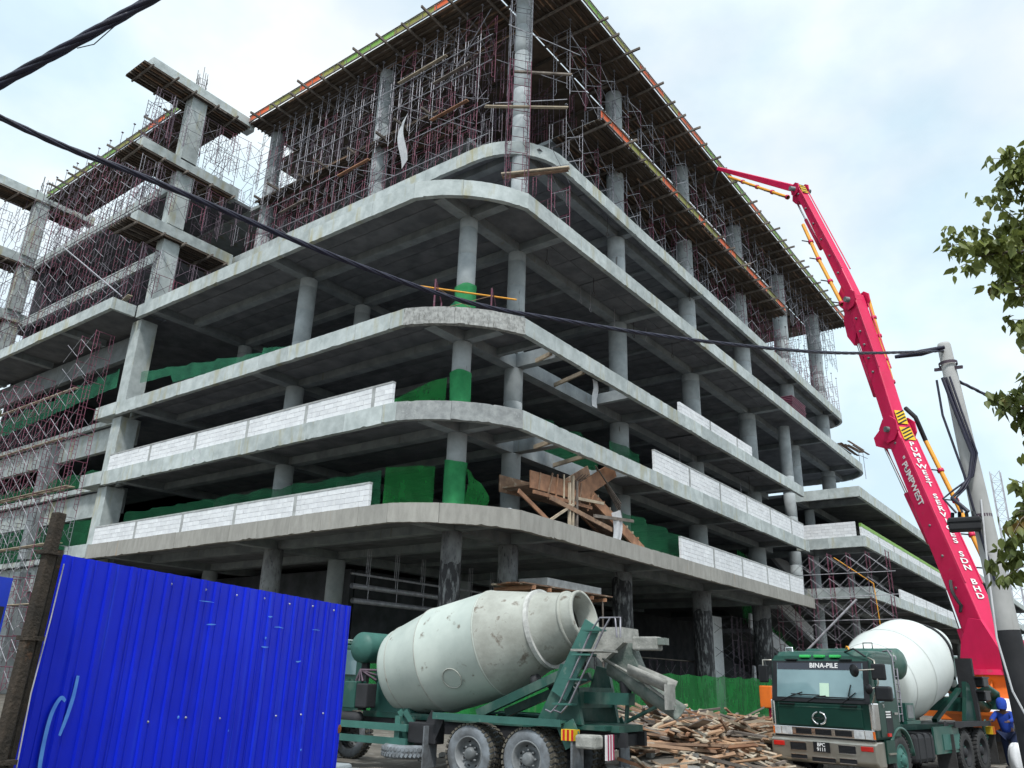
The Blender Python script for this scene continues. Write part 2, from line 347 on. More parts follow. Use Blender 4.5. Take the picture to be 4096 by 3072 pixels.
# slabs
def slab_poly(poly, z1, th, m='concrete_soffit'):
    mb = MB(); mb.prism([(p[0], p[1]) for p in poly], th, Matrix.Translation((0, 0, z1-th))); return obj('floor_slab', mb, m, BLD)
def inset(path, t):
    out = []
    for k, p in enumerate(path):
        d = ((path[min(k+1, len(path)-1)]-p).normalized() if k < len(path)-1 else Vector((0, 0)))+((p-path[k-1]).normalized() if k else Vector((0, 0)))
        d.normalize(); out.append(p-Vector((d.y, -d.x))*t)
    return out
YB = 52.0
for i in range(3):
    z = SZ[i]-.03; ip = inset(PATH[i], .2)
    if i in (1, 2):      # stair void behind the corner
        pc = [p for p in ip if p.x < 5.0]
        slab_poly(pc+[Vector((5.6, .2)), Vector((5.6, 28.7))], z, .27)
        slab_poly([(5.6, 3.05), (14.6, 3.05), (14.6, YB), (5.6, YB)], z, .27)
        slab_poly([(14.6, .2), (43.2, .2), (43.2, YB), (14.6, YB)], z, .27)
    else:
        slab_poly(ip+[Vector((43.2, YB)), Vector((2.0, YB)), Vector((2.0, 28.7))], z, .27)
ip = inset(PATH[3], .2); slab_poly(ip+[Vector((67.8, YB)), Vector((2.0, YB)), Vector((2.0, 28.7))], SZ[3]-.03, .3)
ip = inset(PATH[4], .2); slab_poly(ip+[Vector((67.8, YB)), Vector((6.2, YB)), Vector((6.2, 28.7))], SZ[4]-.03, .3)
# columns and beams
XS = [7.3, 18.2, 29.1, 40.2]; XU = XS+[51.6, 63.0]
def col_mesh(z0, z1, r=.43, m='concrete_column'):
    prof = [(z0, r)]; z = z1
    for zz in (z0+1.9, z0+3.9, z0+5.4):
        if zz < z1-.4: prof += [(zz, r), (zz+.012, r-.012), (zz+.03, r-.012), (zz+.042, r)]
    prof.append((z1, r)); return MB().lathe(prof, n=24)
COLR = {7.3: .48, 18.2: .58, 29.1: .64, 40.2: .70, 51.6: .70, 63.0: .70}
def column(x, y, z0, z1, m='concrete_column', r=None):
    r = r or COLR.get(x, .5); return obj('column', col_mesh(0, z1-z0, r), m, BLD, (x, y, z0))
def beam(a, b, w, z1, h, m='concrete'):
    a = Vector((*a, z1-h/2)); b = Vector((*b, z1-h/2)); return obj('beam', MB().bar(a, b, w, h), m, BLD)
zb = [0]+SZ
for i in range(5):
    zt = SZ[i]-.80; z0 = zb[i]-.03 if i else 0
    xs = XS if i < 3 else XU
    m = 'column_tarred' if i == 0 else 'concrete_column'
    for x in xs:
        column(x, 3.2, z0, zt, m); column(x, 15.2, z0, zt)
        column(x, 27.2, z0, zt)
    if i < 4:
        column(3.2, 3.2, z0, zt, m, .45); column(3.0, 15.2, z0, zt, m if i == 0 else 'concrete_column')
    x1 = 43.1 if i < 3 else 67.6; xa = .25 if i < 4 else 6.15; ya = .25 if i < 4 else 1.95
    for y in (3.2, 15.2, 27.2): beam((xa if y > 4 else (.85 if i < 4 else 6.9), y), (x1, y), .62, SZ[i]-.06, .74)
    for x in ([3.2] if i < 4 else [])+xs: beam((x, (.9 if i < 4 and x < 4 else ya) if not (i == 4 and x < 8) else 2.75), (x, 2.9), .5, SZ[i]-.06, .70); beam((x, 3.5), (x, 14.9), .5, SZ[i]-.06, .70); beam((x, 15.5), (x, 26.9), .5, SZ[i]-.06, .70)
    # secondary beams inside
    for x in [12.7, 23.6, 34.6]: beam((x, 3.5), (x, 14.9), .35, SZ[i]-.06, .5)
# soffit planks (precast, running along y)
shared = {}
def plank(x0, x1, y0, y1, z):
    k = (round(x1-x0, 2), round(y1-y0, 2))
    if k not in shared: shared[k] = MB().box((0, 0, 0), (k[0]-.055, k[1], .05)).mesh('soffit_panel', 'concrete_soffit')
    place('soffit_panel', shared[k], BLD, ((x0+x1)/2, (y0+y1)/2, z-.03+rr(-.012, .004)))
for i in range(5):
    z = SZ[i]-.32
    segs = [(.3, 2.9), (3.5, 7.0), (7.6, 12.5), (12.9, 17.9), (18.5, 23.4), (23.8, 28.8), (29.4, 34.4), (34.8, 39.9)]
    if i == 4: segs = segs[2:]
    if i == 0: segs = segs[:4]
    for (a, b) in segs:
        n = max(2, round((b-a)/1.35)); w = (b-a)/n
        for k in range(n):
            plank(a+k*w, a+k*w+w, 3.6, 14.8, z)
            if b < 24: plank(a+k*w, a+k*w+w, 15.6, 26.8, z)
    for (a, b) in [s_ for s_ in segs if s_[0] > 7]:
        if i in (1, 2) and a < 14: continue
        for k in range(2):
            w = (b-a)/2; plank(a+k*w, a+k*w+w, .35 if i < 4 else 2.1, 1.6 if i < 4 else 2.5, z); plank(a+k*w, a+k*w+w, 1.63 if i < 4 else 2.52, 2.85, z)
# stair void trimmers
for i in (1, 2):
    beam((5.6, .3), (5.6, 2.9), .3, SZ[i]-.05, .6); beam((14.6, .3), (14.6, 2.9), .3, SZ[i]-.05, .6)
    for k in range(2): obj('trimmer_timber', MB().bar((6.6+k*3, .4, SZ[i]-.7), (7.6+k*3, 2.9, SZ[i]-.62), .12, .2), 'timber_pale', BLD)
# upper columns S5 -> S7
for y in (3.2, 15.1, 27.2):
    column(7.3, y, SZ[4]-.03, 35.1, r=.52); column(7.3, y, 35.1, 41.6, r=.52)
for x in XU[1:]:
    for y in (3.2, 15.2, 27.2): column(x, y, SZ[4]-.03, 34.9); column(x, y, 34.9, 41.6)
# S6 concrete slab, left side
obj('floor_slab', MB().b2((7.0, 9.4, 35.12), (68, 45, 35.40)), 'concrete_edge', BLD)
obj('floor_slab', MB().b2((13, 1.7, 35.10), (46, 9.38, 35.36)), 'concrete', BLD)
# rectangular pillars at the left end
def pillar(x0, x1, y0, y1, z0, z1, m='concrete'): return obj('pillar', MB().b2((x0, y0, z0), (x1, y1, z1)), m, BLD, bevel=.02)
for (z0, z1) in ((0, 7.75), (8.55, 12.2), (13.0, 16.7), (17.5, 23.4)): pillar(.35, 1.5, 28.75, 29.85, z0, z1, 'concrete_edge')
for yy in (28.0, 52.4):
    for (z0, z1) in ((24.2, 29.6), (30.4, 34.8), (35.6, 41.3)): pillar(.35, 1.55, yy-.05, yy+.85, z0, z1, 'concrete_edge')
# cantilever fins
FINS = []
for yy in (27.95, 52.6):
    for (z, xe, xi) in ((42.15, -2.95, 5.6), (35.75, -2.45, 5.2), (30.35, -1.75, 5.6)):
        obj('cantilever_beam', MB().b2((xe, yy, z-.95), (xi, yy+.9, z)), 'concrete_edge', BLD, bevel=.015); FINS.append((yy, z, xe, xi))
    mb = MB()
    for a in range(10):
        t = 2*math.pi*a/10; mb.tube([(1+.35*math.cos(t), yy+.45+.3*math.sin(t), 42.1), (1+.4*math.cos(t)+rr(-.1, .1), yy+.45+.34*math.sin(t)+rr(-.1, .1), 43.6+rr(-.3, .5))], .022, 4)
    for zz in (42.5, 43.0): mb.tube([(1+.42*math.cos(a*.6283), yy+.45+.36*math.sin(a*.6283), zz) for a in range(11)], .015, 4)
    obj('starter_bars', mb, 'rebar', BLD)
# left wing slabs
for (z, x0, h, y1) in ((35.55, 1.5, .8, 53.5), (29.95, 1.75, .85, 53.5)):
    p = [Vector((x0, y1)), Vector((x0, 28.95))]
    fascia(p, z, h, 'concrete_edge', BLD)
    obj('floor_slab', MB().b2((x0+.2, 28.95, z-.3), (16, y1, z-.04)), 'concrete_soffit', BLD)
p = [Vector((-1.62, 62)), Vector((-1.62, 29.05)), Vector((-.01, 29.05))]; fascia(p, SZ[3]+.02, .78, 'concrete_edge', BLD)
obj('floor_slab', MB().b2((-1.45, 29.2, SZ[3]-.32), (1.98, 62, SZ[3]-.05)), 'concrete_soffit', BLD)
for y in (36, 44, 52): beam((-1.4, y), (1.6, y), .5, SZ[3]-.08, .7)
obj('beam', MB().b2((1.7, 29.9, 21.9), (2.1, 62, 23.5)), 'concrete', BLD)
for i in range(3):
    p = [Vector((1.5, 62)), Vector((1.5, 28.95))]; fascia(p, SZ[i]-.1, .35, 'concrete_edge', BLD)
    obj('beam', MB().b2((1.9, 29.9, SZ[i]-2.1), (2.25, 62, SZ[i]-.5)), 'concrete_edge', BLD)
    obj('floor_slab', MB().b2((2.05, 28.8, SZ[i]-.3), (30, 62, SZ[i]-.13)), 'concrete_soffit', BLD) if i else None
    obj('ledge', MB().b2((-.02, 28.95, SZ[i]-.75), (.95, 31.6, SZ[i]+.06)), 'concrete_edge', BLD, bevel=.015)
    for y in (40, 51): pillar(1.2, 2.2, y, y+.9, zb[i], SZ[i]-.85)
# unseen walls added inside and at the back to block light and sky
obj('rear_blocker_wall', MB().b2((2, YB, 0), (68, YB+.3, 35.0)), 'wall_shade_dark', BLD)
obj('end_blocker_wall', MB().b2((43.0, 17, 0), (43.3, YB, 24)), 'wall_shade_dark', BLD)
obj('inner_blocker_wall', MB().b2((20, 17.5, 0), (36, 18, 30)), 'wall_shade_dark', BLD)
obj('inner_blocker_wall', MB().b2((14, 24, 0), (14.4, YB, 24)), 'wall_shade_dark', BLD)
obj('inner_blocker_wall', MB().b2((10, 16.5, 0), (43, 16.8, 7.7)), 'wall_shade_dark', BLD)
obj('inner_blocker_wall', MB().b2((9.6, 16.5, 0), (9.9, YB, 7.7)), 'wall_shade_dark', BLD)
obj('partition_wall', MB().b2((34.5, 6.0, 0), (39.0, 6.2, 6.9)), 'aac_block', BLD)
obj('partition_wall', MB().b2((24.0, 9.0, 0), (31.0, 9.2, 3.4)), 'mortar', BLD)
for z in (5.2, 5.9, 6.5):      # services hung under the first floor
    mb = MB().tube([(4, 9+z*.2, z), (17, 9+z*.2, z+.05)], .13 if z < 6 else .06, 10)
    for k in range(6): mb.tube([(5+k*2, 9+z*.2, z), (5+k*2, 9+z*.2, 7.8)], .02, 4)
    obj('service_pipe', mb, 'pipe_white', BLD)
# hanging hooks and rods under soffits
for k in range(14):
    i = random.choice((2, 3, 3, 4)); x = rr(8, 38); y = rr(1, 2.8) if i < 4 else 2.5; zt = SZ[i]-.34; ln = rr(.7, 1.3)
    mb = MB().tube([(x, y, zt), (x, y, zt-ln)], .018, 4)
    mb.tube([(x+.13*math.cos(a*.7), y, zt-ln-.13+.13*math.sin(a*.7)) for a in range(10)], .018, 4)
    obj('hanging_hook', mb, 'pipe_white' if k % 2 else 'rebar', BLD)

# ramp parapets at the right end
for (x0, z0, x1, z1) in ((43.6, 15.6, 58, 11.4), (43.6, 11.3, 60, 6.8), (43.6, 7.0, 62, 2.4), (43.6, 2.9, 60, .5)):
    obj('ramp_parapet', MB().bar((x0, 5.5, z0), (x1, 5.5, z1), .2, 1.2), 'aac_block', BLD)
    obj('ramp_slab', MB().bar((x0, 8.0, z0-.8), (x1, 8.0, z1-.8), 5, .3), 'concrete_soffit', BLD)

# ---------------------------------------------------------------- right wing
WING = thing('building_wing', 'long low grey concrete wing of parking decks beyond the boom', 'building')
for (x0, y0, z, h) in ((44.85, -3.97, 17.5, .85), (44.85, -3.99, 13.46, .85), (44.85, -4.0, 9.48, .85)):
    p = [Vector((x0, 1.5)), Vector((x0, y0)), Vector((170, y0))]
    fascia(p, z, h, 'concrete_edge', WING, 2.8)
    o = obj('floor_slab', MB().b2((x0+.2, y0+.2, z-.3), (170, 50, z-.04)), 'concrete_soffit', WING)
    for k in range(11):
        x = x0+3+k*11; obj('beam', MB().b2((x, y0+.3, z-.85), (x+.5, 20, z-.33)), 'concrete', WING)
    obj('beam', MB().b2((x0+.3, 1.0, z-.85), (170, 1.5, z-.31)), 'concrete', WING)
for k in range(10):
    for (z0, z1) in ((0, 8.6), (9.45, 12.6), (13.43, 16.6)):
        obj('column', col_mesh(0, z1-z0, .42), 'concrete_column', WING, (48.5+k*11, 1.25, z0))
obj('rear_blocker_wall', MB().b2((46, 24, 0), (170, 24.3, 17)), 'wall_shade_dark', WING)
for z0, z1 in ((9.5, 12.5), (13.5, 23.4)): obj('column', col_mesh(0, z1-z0, .5), 'concrete_column', WING, (44.9, 1.7, z0))

# ---------------------------------------------------------------- block parapet walls
BL, BH, BT = .60, .24, .15
blk = {}
def block_mesh(l_):
    k = round(l_, 2)
    if k not in blk: blk[k] = MB().box((k/2, 0, BH/2), (k-.012, BT, BH-.012)).mesh('block', 'aac_block')
    return blk[k]
def block_wall(label, origin, ang, length, courses, stiff=4.6, coping=True, cap=None):
    w = thing('block_parapet_wall', label, 'wall', origin, ang, 'white block parapet walls')
    H = courses*BH
    obj('mortar_bed', MB().b2((.02, -.055, 0), (length-.02, .055, H-.01)), 'mortar', w)
    st = [stiff*(k+1)-.1 for k in range(int((length-1)/stiff))]
    for s in st: obj('stiffener', MB().b2((s, -.085, 0), (s+.2, .085, H)), 'mortar', w)
    bounds = [0]+sum([[s, s+.2] for s in st], [])+[length]
    for a, b in zip(bounds[0::2], bounds[1::2]):
        for c in range(courses):
            x = a; first = (c % 2 == 1)
            while x < b-.05:
                l_ = BL/2 if first else BL
                first = False; l_ = min(l_, b-x)
                if b-x-l_ < .12: l_ = b-x
                o = place('block', block_mesh(l_), w, (x, rr(-.006, .006), c*BH+.002))
                x += l_
    if coping: obj('coping', MB().b2((0, -.09, H), (length, .09, H+(.30 if cap else .09))), 'mortar' if not cap else cap, w)
    return w
block_wall('white block parapet with grey coping on the lowest floor edge, left facade', (.15, 28.6, SZ[0]+.01), R(-90), 23.3, 4)
block_wall('white block parapet with grey coping on the second floor edge, left facade', (.15, 28.6, SZ[1]+.01), R(-90), 24.2, 4)
block_wall('white block parapet on the lowest floor edge, right of the timber stair', (19.6, .15, SZ[0]+.01), 0, 21.6, 5)
block_wall('long white block parapet on the second floor edge, right facade', (16.6, .15, SZ[1]+.01), 0, 26, 5)
block_wall('short low white block wall on the third floor edge, right facade', (20.2, .15, SZ[2]+.01), 0, 12, 3, coping=False)
block_wall('white block parapet with lime green cap on the middle deck of the wing', (46.2, -3.4, 13.47), 0, 34, 4, 5.5, True, 'edge_green')
block_wall('white block return wall at the end of the wing', (45.1, 1.2, 13.47), R(-90), 4.5, 5, 9, False)
block_wall('white block parapet on the lowest deck of the wing', (56.5, -3.6, 9.49), 0, 34, 4, 5.5, False)
for (x, y, z, a) in ((3.9, 1.0, SZ[1], .4), (4.2, .9, SZ[0], .2)):
    o = thing('stacked_blocks', 'two loose white blocks left on the curved corner ' + ('of the second floor' if z > 10 else 'of the lowest floor'), 'blocks', (x, y, z), a)
    place('block', block_mesh(.6), o, (0, 0, .0)); place('block', block_mesh(.6), o, (.05, .17, .0), .1)

t = thing('hanging_hose', 'thin orange hose hanging down beside the end of the wing deck', 'hose', (44.4, -4.3, 9.5))
obj('hose', MB().tube([(-.6, 2.6, 2.2), (-.2, 1.2, 1.1), (0, 0, .15), (.1, -.05, -1.5), (.3, -.1, -4.2)], .045, 6), 'pipe_yellow', t)

for (x, h) in ((3.2, 6.6), (7.3, 6.2), (18.2, 7.3), (29.1, 6.4), (40.2, 6.8)):
    r_ = (COLR.get(x, .45) if x > 4 else .45)+.006; ph = rr(0, 6)
    obj('tar_coat', MB().grid(lambda u, v: (x+r_*math.cos(u*6.2832), 3.2+r_*math.sin(u*6.2832), v*(h+.18*math.sin(u*6.2832+ph)+.07*math.sin(u*31+ph))), 28, 3), 'tar', BLD)

# ---------------------------------------------------------------- scaffolding
FW, FH = 1.22, 1.72
def frame_mb(mb=None, T=None, w=FW, h=FH):
    mb = mb or MB(); T = T or Matrix(); r = .021
    def tb(*pts, rad=r): mb.tube([T @ Vector(p) for p in pts], rad, 4, smooth=False)
    tb((0, 0, 0), (0, 0, h)); tb((w, 0, 0), (w, 0, h)); tb((0, 0, h-.06), (w, 0, h-.06)); 
    for x, sx in ((0, .22), (w, -.22)):
        tb((x+sx, 0, h-.06), (x+sx, 0, .55), (x+sx*.5, 0, .42), (x, 0, .42), rad=.016)
        for k in range(3): tb((x, 0, .78+k*.3), (x+sx, 0, .78+k*.3), rad=.014)
    return mb
FM = {m: frame_mb().mesh('scaffold_frame', m) for m in ('pipe_red', 'pipe_steel', 'pipe_dark')}
BM = {}
def brace_mesh(L, h, m):
    k = (round(L, 2), round(h, 2), m)
    if k not in BM: BM[k] = MB().tube([(0, 0, .2), (L, 0, h)], .016, 4).tube([(0, .03, h), (L, .03, .2)], .016, 4).mesh('cross_brace', m)
    return BM[k]
class Scaffold:
    def __init__(s, label, base):
        s.root = thing('scaffold', label, 'scaffold', base); s.base = Vector(base); s.fr = []; s.br = []
    def frame(s, x, y, z, a, m=None, pri=0): s.fr.append((pri, (x, y, z), a, m or random.choice(('pipe_red', 'pipe_steel', 'pipe_red', 'pipe_dark'))))
    def brace(s, p, q, z, m='pipe_steel', h=1.45, pri=0): s.br.append((pri, p, q, z, m, h))
    def pipe(s, p, q, m='pipe_steel', r=.026): obj('ledger_pipe', MB().tube([Vector(p)-s.base, Vector(q)-s.base], r, 5), m, s.root)
    def board(s, p, q, w=.25, h=.05, m='timber_grey'): obj('walk_board', MB().bar(Vector(p)-s.base, Vector(q)-s.base, w, h), m, s.root)
    def finish(s, nf=280, nb=280):
        s.fr.sort(key=lambda t: t[0]); s.br.sort(key=lambda t: t[0]); rest = {}
        for k, (_, p, a, m) in enumerate(s.fr):
            loc = Vector(p)-s.base
            if k < nf: place('scaffold_frame', FM[m], s.root, loc, a)
            else: frame_mb(rest.setdefault(m, MB()), Matrix.Translation(loc) @ Matrix.Rotation(a, 4, 'Z'))
        for k, (_, p, q, z, m, h) in enumerate(s.br):
            d = Vector(q)-Vector(p); loc = Vector((p[0], p[1], z))-s.base; a = math.atan2(d.y, d.x)
            if k < nb: place('cross_brace', brace_mesh(d.length, h, m), s.root, loc, a)
            else:
                mb = rest.setdefault(m, MB()); T = Matrix.Translation(loc) @ Matrix.Rotation(a, 4, 'Z')
                mb.tube([T @ Vector((0, 0, .2)), T @ Vector((d.length, 0, h))], .016, 4); mb.tube([T @ Vector((0, .03, h)), T @ Vector((d.length, .03, .2))], .016, 4)
        for m, mb in rest.items(): stuff(obj('inner_frames', mb, m, s.root))
def levels(z0, z1):
    n = int((z1-z0)/FH); return [z0+k*FH for k in range(n)]
def leg_jacks(s, pts, z0, z1, m='pipe_steel'):
    mb = MB()
    for (x, y) in pts: mb.tube([(x-s.base.x, y-s.base.y, z0-s.base.z), (x-s.base.x, y-s.base.y, z1-s.base.z)], .02, 4); mb.box((x-s.base.x, y-s.base.y, z1-s.base.z-.03), (.16, .12, .06))
    stuff(obj('screw_jacks', mb, m, s.root))

# tall scaffold in front of the upper left facade
S = Scaffold('tall red and grey scaffold along the upper left facade under the timber roof deck', (6.1, 14, 30.45))
lv = levels(30.46, 41.3); tops = []
for k in range(12):
    y = 5.6+k*1.86
    for n_, z in enumerate(lv): S.frame(6.1, y, z, R(90), 'pipe_red' if (n_ < 2 or random.random() < .2) else 'pipe_steel', 0)
    for yy in (y, y+FW): tops.append((6.1, yy))
    for n_, z in enumerate(lv):
        S.brace((6.13, y), (7.4 if z > 35.6 or z < 33 else 6.9, y), z, pri=0)
        if random.random() < .75: S.brace((6.06, y+rr(0, .3)), (6.06, y+1.86), z, 'pipe_steel', pri=.5)
for k in range(13):
    y = 4.9+k*1.75
    for z in levels(30.5, 34.6)+levels(35.5, 41.2): S.frame(6.75, y, z, R(rr(70, 110)), random.choice(('pipe_dark', 'pipe_red', 'pipe_steel')), 1.5)
    for n_ in range(3): z = rr(31, 40); S.pipe((6.3, y, z), (rr(6.2, 7.5), y+rr(1.5, 3.5), z+rr(-1.6, 1.6)), random.choice(('pipe_steel', 'pipe_dark', 'pipe_steel')), .022)
leg_jacks(S, tops, lv[-1]+FH, 41.35)
for z in (31.3, 33.4, 36.6, 38.4): S.pipe((6.04, 4.6, z+rr(-.2, .2)), (6.04, 27.4, z+rr(-.2, .2)), 'pipe_white' if z > 30 else 'pipe_steel')
S.pipe((6.0, 5, 31.4), (6.0, 12, 36.5)); S.pipe((6.0, 8, 36.5), (6.0, 4.8, 40.5)); S.pipe((6.0, 12, 31.2), (6.0, 22, 36.4))
for (y, z, l_) in ((6.2, 34.2, 3.0), (8.2, 38.6, 4.2), (6.2, 37.0, 3), (14.5, 33.4, 3), (20.5, 32.6, 3.0)): S.board((5.9, y, z), (5.95, y+l_, z-.1), .22, .06, random.choice(('timber_grey', 'timber_orange', 'timber_pale')))
# inner shoring
for x in (7.8, 10.2, 12.8, 15.6):
    for k in range(10):
        y = 5+k*2.3+rr(-.3, .3)
        for z in levels(30.5, 35.0)+levels(35.45, 41.4): S.frame(x, y, z, R(90), 'pipe_dark', 3)
        S.brace((x, y), (x+1.4, y), 31.0, 'pipe_dark', pri=3); S.brace((x, y), (x+.3, y+2.3), 36.3, 'pipe_dark', pri=3); S.brace((x, y), (x+.3, y+2.3), 38.2, 'pipe_red', pri=3); S.brace((x, y), (x+.3, y+2.3), 32.5, 'pipe_dark', pri=3)
S.finish()

# corner towers standing on the curved corner
S = Scaffold('slim red scaffold tower at the curved upper corner around the tall column', (6, 2, 24.25))
for (x, y, a) in ((4.9, 2.3, R(-42)), (5.9, 3.2, R(-42))):
    for n_, z in enumerate(levels(24.26, 41.3)): S.frame(x, y, z, a, 'pipe_red' if n_ < 6 else 'pipe_steel')
for (x, y) in ((6.9, .75), (8.7, .75)):
    for z in levels(24.26, 29.4): S.frame(x, y, z, R(90), 'pipe_red')
for z in (24.3, 26.0, 27.7): S.brace((6.9, .75), (8.7, .75), z, 'pipe_steel')
for n_, z in enumerate(levels(24.26, 41.3)): S.brace((4.9, 2.3), (5.9, 3.2), z); S.brace((5.8, 1.5), (6.8, 2.4), z)
S.board((5.6, 3.15, 27.6), (7.2, -.2, 27.65), .28, .08, 'timber_pale'); S.board((5.75, 3.2, 27.5), (7.25, -.1, 27.55), .22, .06, 'timber_brown')
S.pipe((4.4, 2.9, 34.4), (8.8, 1.0, 34.9), 'pipe_steel'); S.pipe((4.5, 2.2, 36.6), (10.5, 1.2, 38.4), 'pipe_white'); S.pipe((4.6, 3, 31.6), (8.6, .9, 33.6), 'pipe_white')
S.board((4.2, 3.4, 31.3), (8.2, .6, 32.6), .2, .07, 'timber_pale'); S.board((5.2, 2.2, 33.8), (8.0, .2, 34.6), .15, .1, 'timber_grey')
S.finish()

# scaffold along the upper right facade
S = Scaffold('long scaffold of steel frames along the upper right facade on the fifth floor', (36, 2.5, 30.45))
tops = []; tops2 = []
for k in range(31):
    x = 10.2+k*1.86
    for n_, z in enumerate(levels(30.46, 34.9)): S.frame(x, 2.0, z, R(90), 'pipe_red' if k > 14 or random.random() < .5 else 'pipe_steel', 0 if k < 22 else 1)
    for n_, z in enumerate(levels(35.5, 41.0)): S.frame(x, 1.75, z, R(90), 'pipe_steel' if random.random() < .7 else 'pipe_red', 0 if k < 22 else 1)
    if k % 2 == 0 or k > 24:
        for y in (6.0, 10.5):
            for z in levels(30.5, 34.9)+levels(35.45, 41.2): S.frame(x, y, z, R(90), None, 4)
    tops += [(x, 2.0)]; tops2 += [(x, 1.75)]
    for n_, z in enumerate(levels(30.46, 34.9)):
        if k < 30: S.brace((x, 1.97), (x+1.86, 1.97), z, 'pipe_white' if random.random() < .4 else 'pipe_steel')
    for n_, z in enumerate(levels(35.5, 41.0)):
        if k < 30 and random.random() < .85: S.brace((x, 1.72), (x+1.86, 1.72), z, 'pipe_white' if random.random() < .4 else 'pipe_steel')
leg_jacks(S, tops, 30.46+FH*2, 34.85); leg_jacks(S, tops2, 35.5+FH*3, 41.35)
for k in range(30):
    x = 10.2+k*1.86; z = random.choice((31.8, 33.4, 36.8, 38.6, 40.0)); S.pipe((x, 1.95 if z < 35 else 1.7, z), (x+1.9, 2.0 if z < 35 else 1.72, z+rr(-.25, .35)), 'pipe_white')
S.finish(290, 290)

# left wing upper scaffold
S = Scaffold('dense purple-red scaffold with white braces on the upper left wing', (.4, 41, 24.25))
tops = []
for k in range(14):
    y = 29.6+k*1.78
    for n_, z in enumerate(levels(24.27, 41.0)): S.frame(-.25, y, z, 0, 'pipe_red' if random.random() < .6 else 'pipe_dark', 0)
    tops += [(-.25, y), (-.25+FW, y)]
    for n_, z in enumerate(levels(24.27, 41.0)):
        S.brace((-.28, y), (-.28, y+1.78), z, 'pipe_white' if random.random() < .55 else 'pipe_steel', pri=0)
        if random.random() < .3: S.brace((.97, y), (.97, y+1.78), z, 'pipe_steel', pri=2)
    for x in ((3.2, 5.6, 8.4) if k % 2 else (4.4,)):
        for z in levels(24.3, 29.0)+levels(30.0, 34.7)+levels(35.6, 41.3): S.frame(x, y, z, random.choice((0, R(90))), random.choice(('pipe_red', 'pipe_dark')), 3)
        for z in (25.9, 31.5, 37.1, 39): S.brace((x, y), (x, y+1.78), z, 'pipe_dark', pri=3)
leg_jacks(S, tops, 24.27+FH*9, 41.3, 'pipe_dark')
S.pipe((-.4, 30.5, 25.2), (-.4, 48, 36.5), 'pipe_white', .05); S.pipe((-.4, 30.2, 26.3), (-.4, 40, 24.6), 'pipe_white')
for z in (27.5, 32.6, 37.7): S.pipe((-.32, 29.4, z), (-.32, 53.4, z), 'pipe_dark')
S.board((-.6, 29.0, 24.8), (.3, 34.5, 24.55), .3, .06, 'timber_pale')
S.finish(290, 290)

# fin props
S = Scaffold('narrow steel scaffold towers propping the projecting concrete fins', (-1, 28, 24.25))
for (x, z0, z1) in ((-2.0, 30.4, 34.6), (-2.2, 36.0, 41.0), (2.6, 30.4, 34.6), (2.6, 36.0, 41.0), (3.6, 24.4, 29.2), (-1.2, 24.4, 29.2)):
    for yy in (27.4, 29.0, 51.6, 53.2):
        for z in levels(z0, z1): S.frame(x, yy, z, 0, 'pipe_dark')
    for yy in (27.4, 51.6):
        for z in levels(z0, z1): S.brace((x, yy), (x, yy+1.6), z, 'pipe_dark'); S.brace((x+FW, yy), (x+FW, yy+1.6), z, 'pipe_dark')
for k in range(7):
    x = -2.6+k*1.25
    for (z0, z1) in ((24.4, 29.3), (30.5, 34.7), (35.9, 41.0)):
        if x < -1.4 and z0 < 30: continue
        for z in levels(z0, z1):
            S.frame(x, 27.1+rr(-.1, .1), z, R(rr(-10, 10)), random.choice(('pipe_dark', 'pipe_red', 'pipe_steel')))
            S.brace((x, 27.1), (x+1.25, 27.15), z, random.choice(('pipe_dark', 'pipe_steel')))
S.finish()

# lower left scaffold
S = Scaffold('tall red scaffold with white cross braces in front of the lower left wing', (-.6, 44, 0))
for k in range(16):
    y = 30.6+k*1.82; top = (22.5 if k < 2 else 20.5) if k < 4 else 21.8
    for n_, z in enumerate(levels(.02, top)):
        S.frame(-1.5, y, z, 0, 'pipe_red' if n_ > 5 or random.random() < .4 else 'pipe_steel', k)
        S.brace((-1.53, y), (-1.53, y+1.82), z, 'pipe_white', pri=k)
        if n_ % 2: S.brace((-.27, y), (-.27, y+1.82), z, 'pipe_steel', pri=k+5)
for z in (5.2, 8.7, 12.1): 
    for d in (0, .3): S.board((-1.2+d, 30.4, z), (-1.2+d, 58, z), .24, .04, 'timber_pale')
for z in (15.6, 19.0): S.board((-.9, 33, z), (-.9, 58, z), .24, .04, 'timber_pale')
S.finish(290, 290)

# right lower scaffold tower
S = Scaffold('dark red scaffold tower with pale braces at the wing end behind the mixer cab', (44, -2.5, 0))
for k in range(8):
    y = -5.6+k*1.45; top = 12.3 if k < 5 else 10.4
    for n_, z in enumerate(levels(.02, top)):
        S.frame(43.55, y, z, 0, 'pipe_red' if random.random() < .8 else 'pipe_dark')
        if k < 7: S.brace((43.5, y), (43.5, y+1.45), z, 'pipe_white'); S.brace((44.75, y), (44.75, y+1.45), z, 'pipe_steel')
for z in (3.5, 6.9, 8.7, 10.4): S.pipe((43.48, -6.2, z), (43.48, 3.0, z+rr(-.3, .2)), 'pipe_white', .03)
S.pipe((43.3, 1.2, 4.4), (43.3, -3.2, 8.4), 'pipe_white', .09)
for k in range(4):
    x = 37.5+k*1.8
    for z in levels(.02, 7.0): S.frame(x, 4.6, z, 0, 'pipe_dark'); S.brace((x, 4.6), (x, 6.4), z, 'pipe_steel')
S.finish()
S = Scaffold('scaffold trestles standing inside the dark ground floor behind the net', (24, 7, 0))
for k in range(8):
    x = 19+k*2.4
    for z in (.02, 1.74): S.frame(x, 7.0, z, 0, 'pipe_dark'); S.brace((x, 7), (x+1.6, 7), z, 'pipe_steel')
S.board((19, 7.2, 3.5), (36, 7.2, 3.5), .6, .06, 'timber_grey')
S.finish()
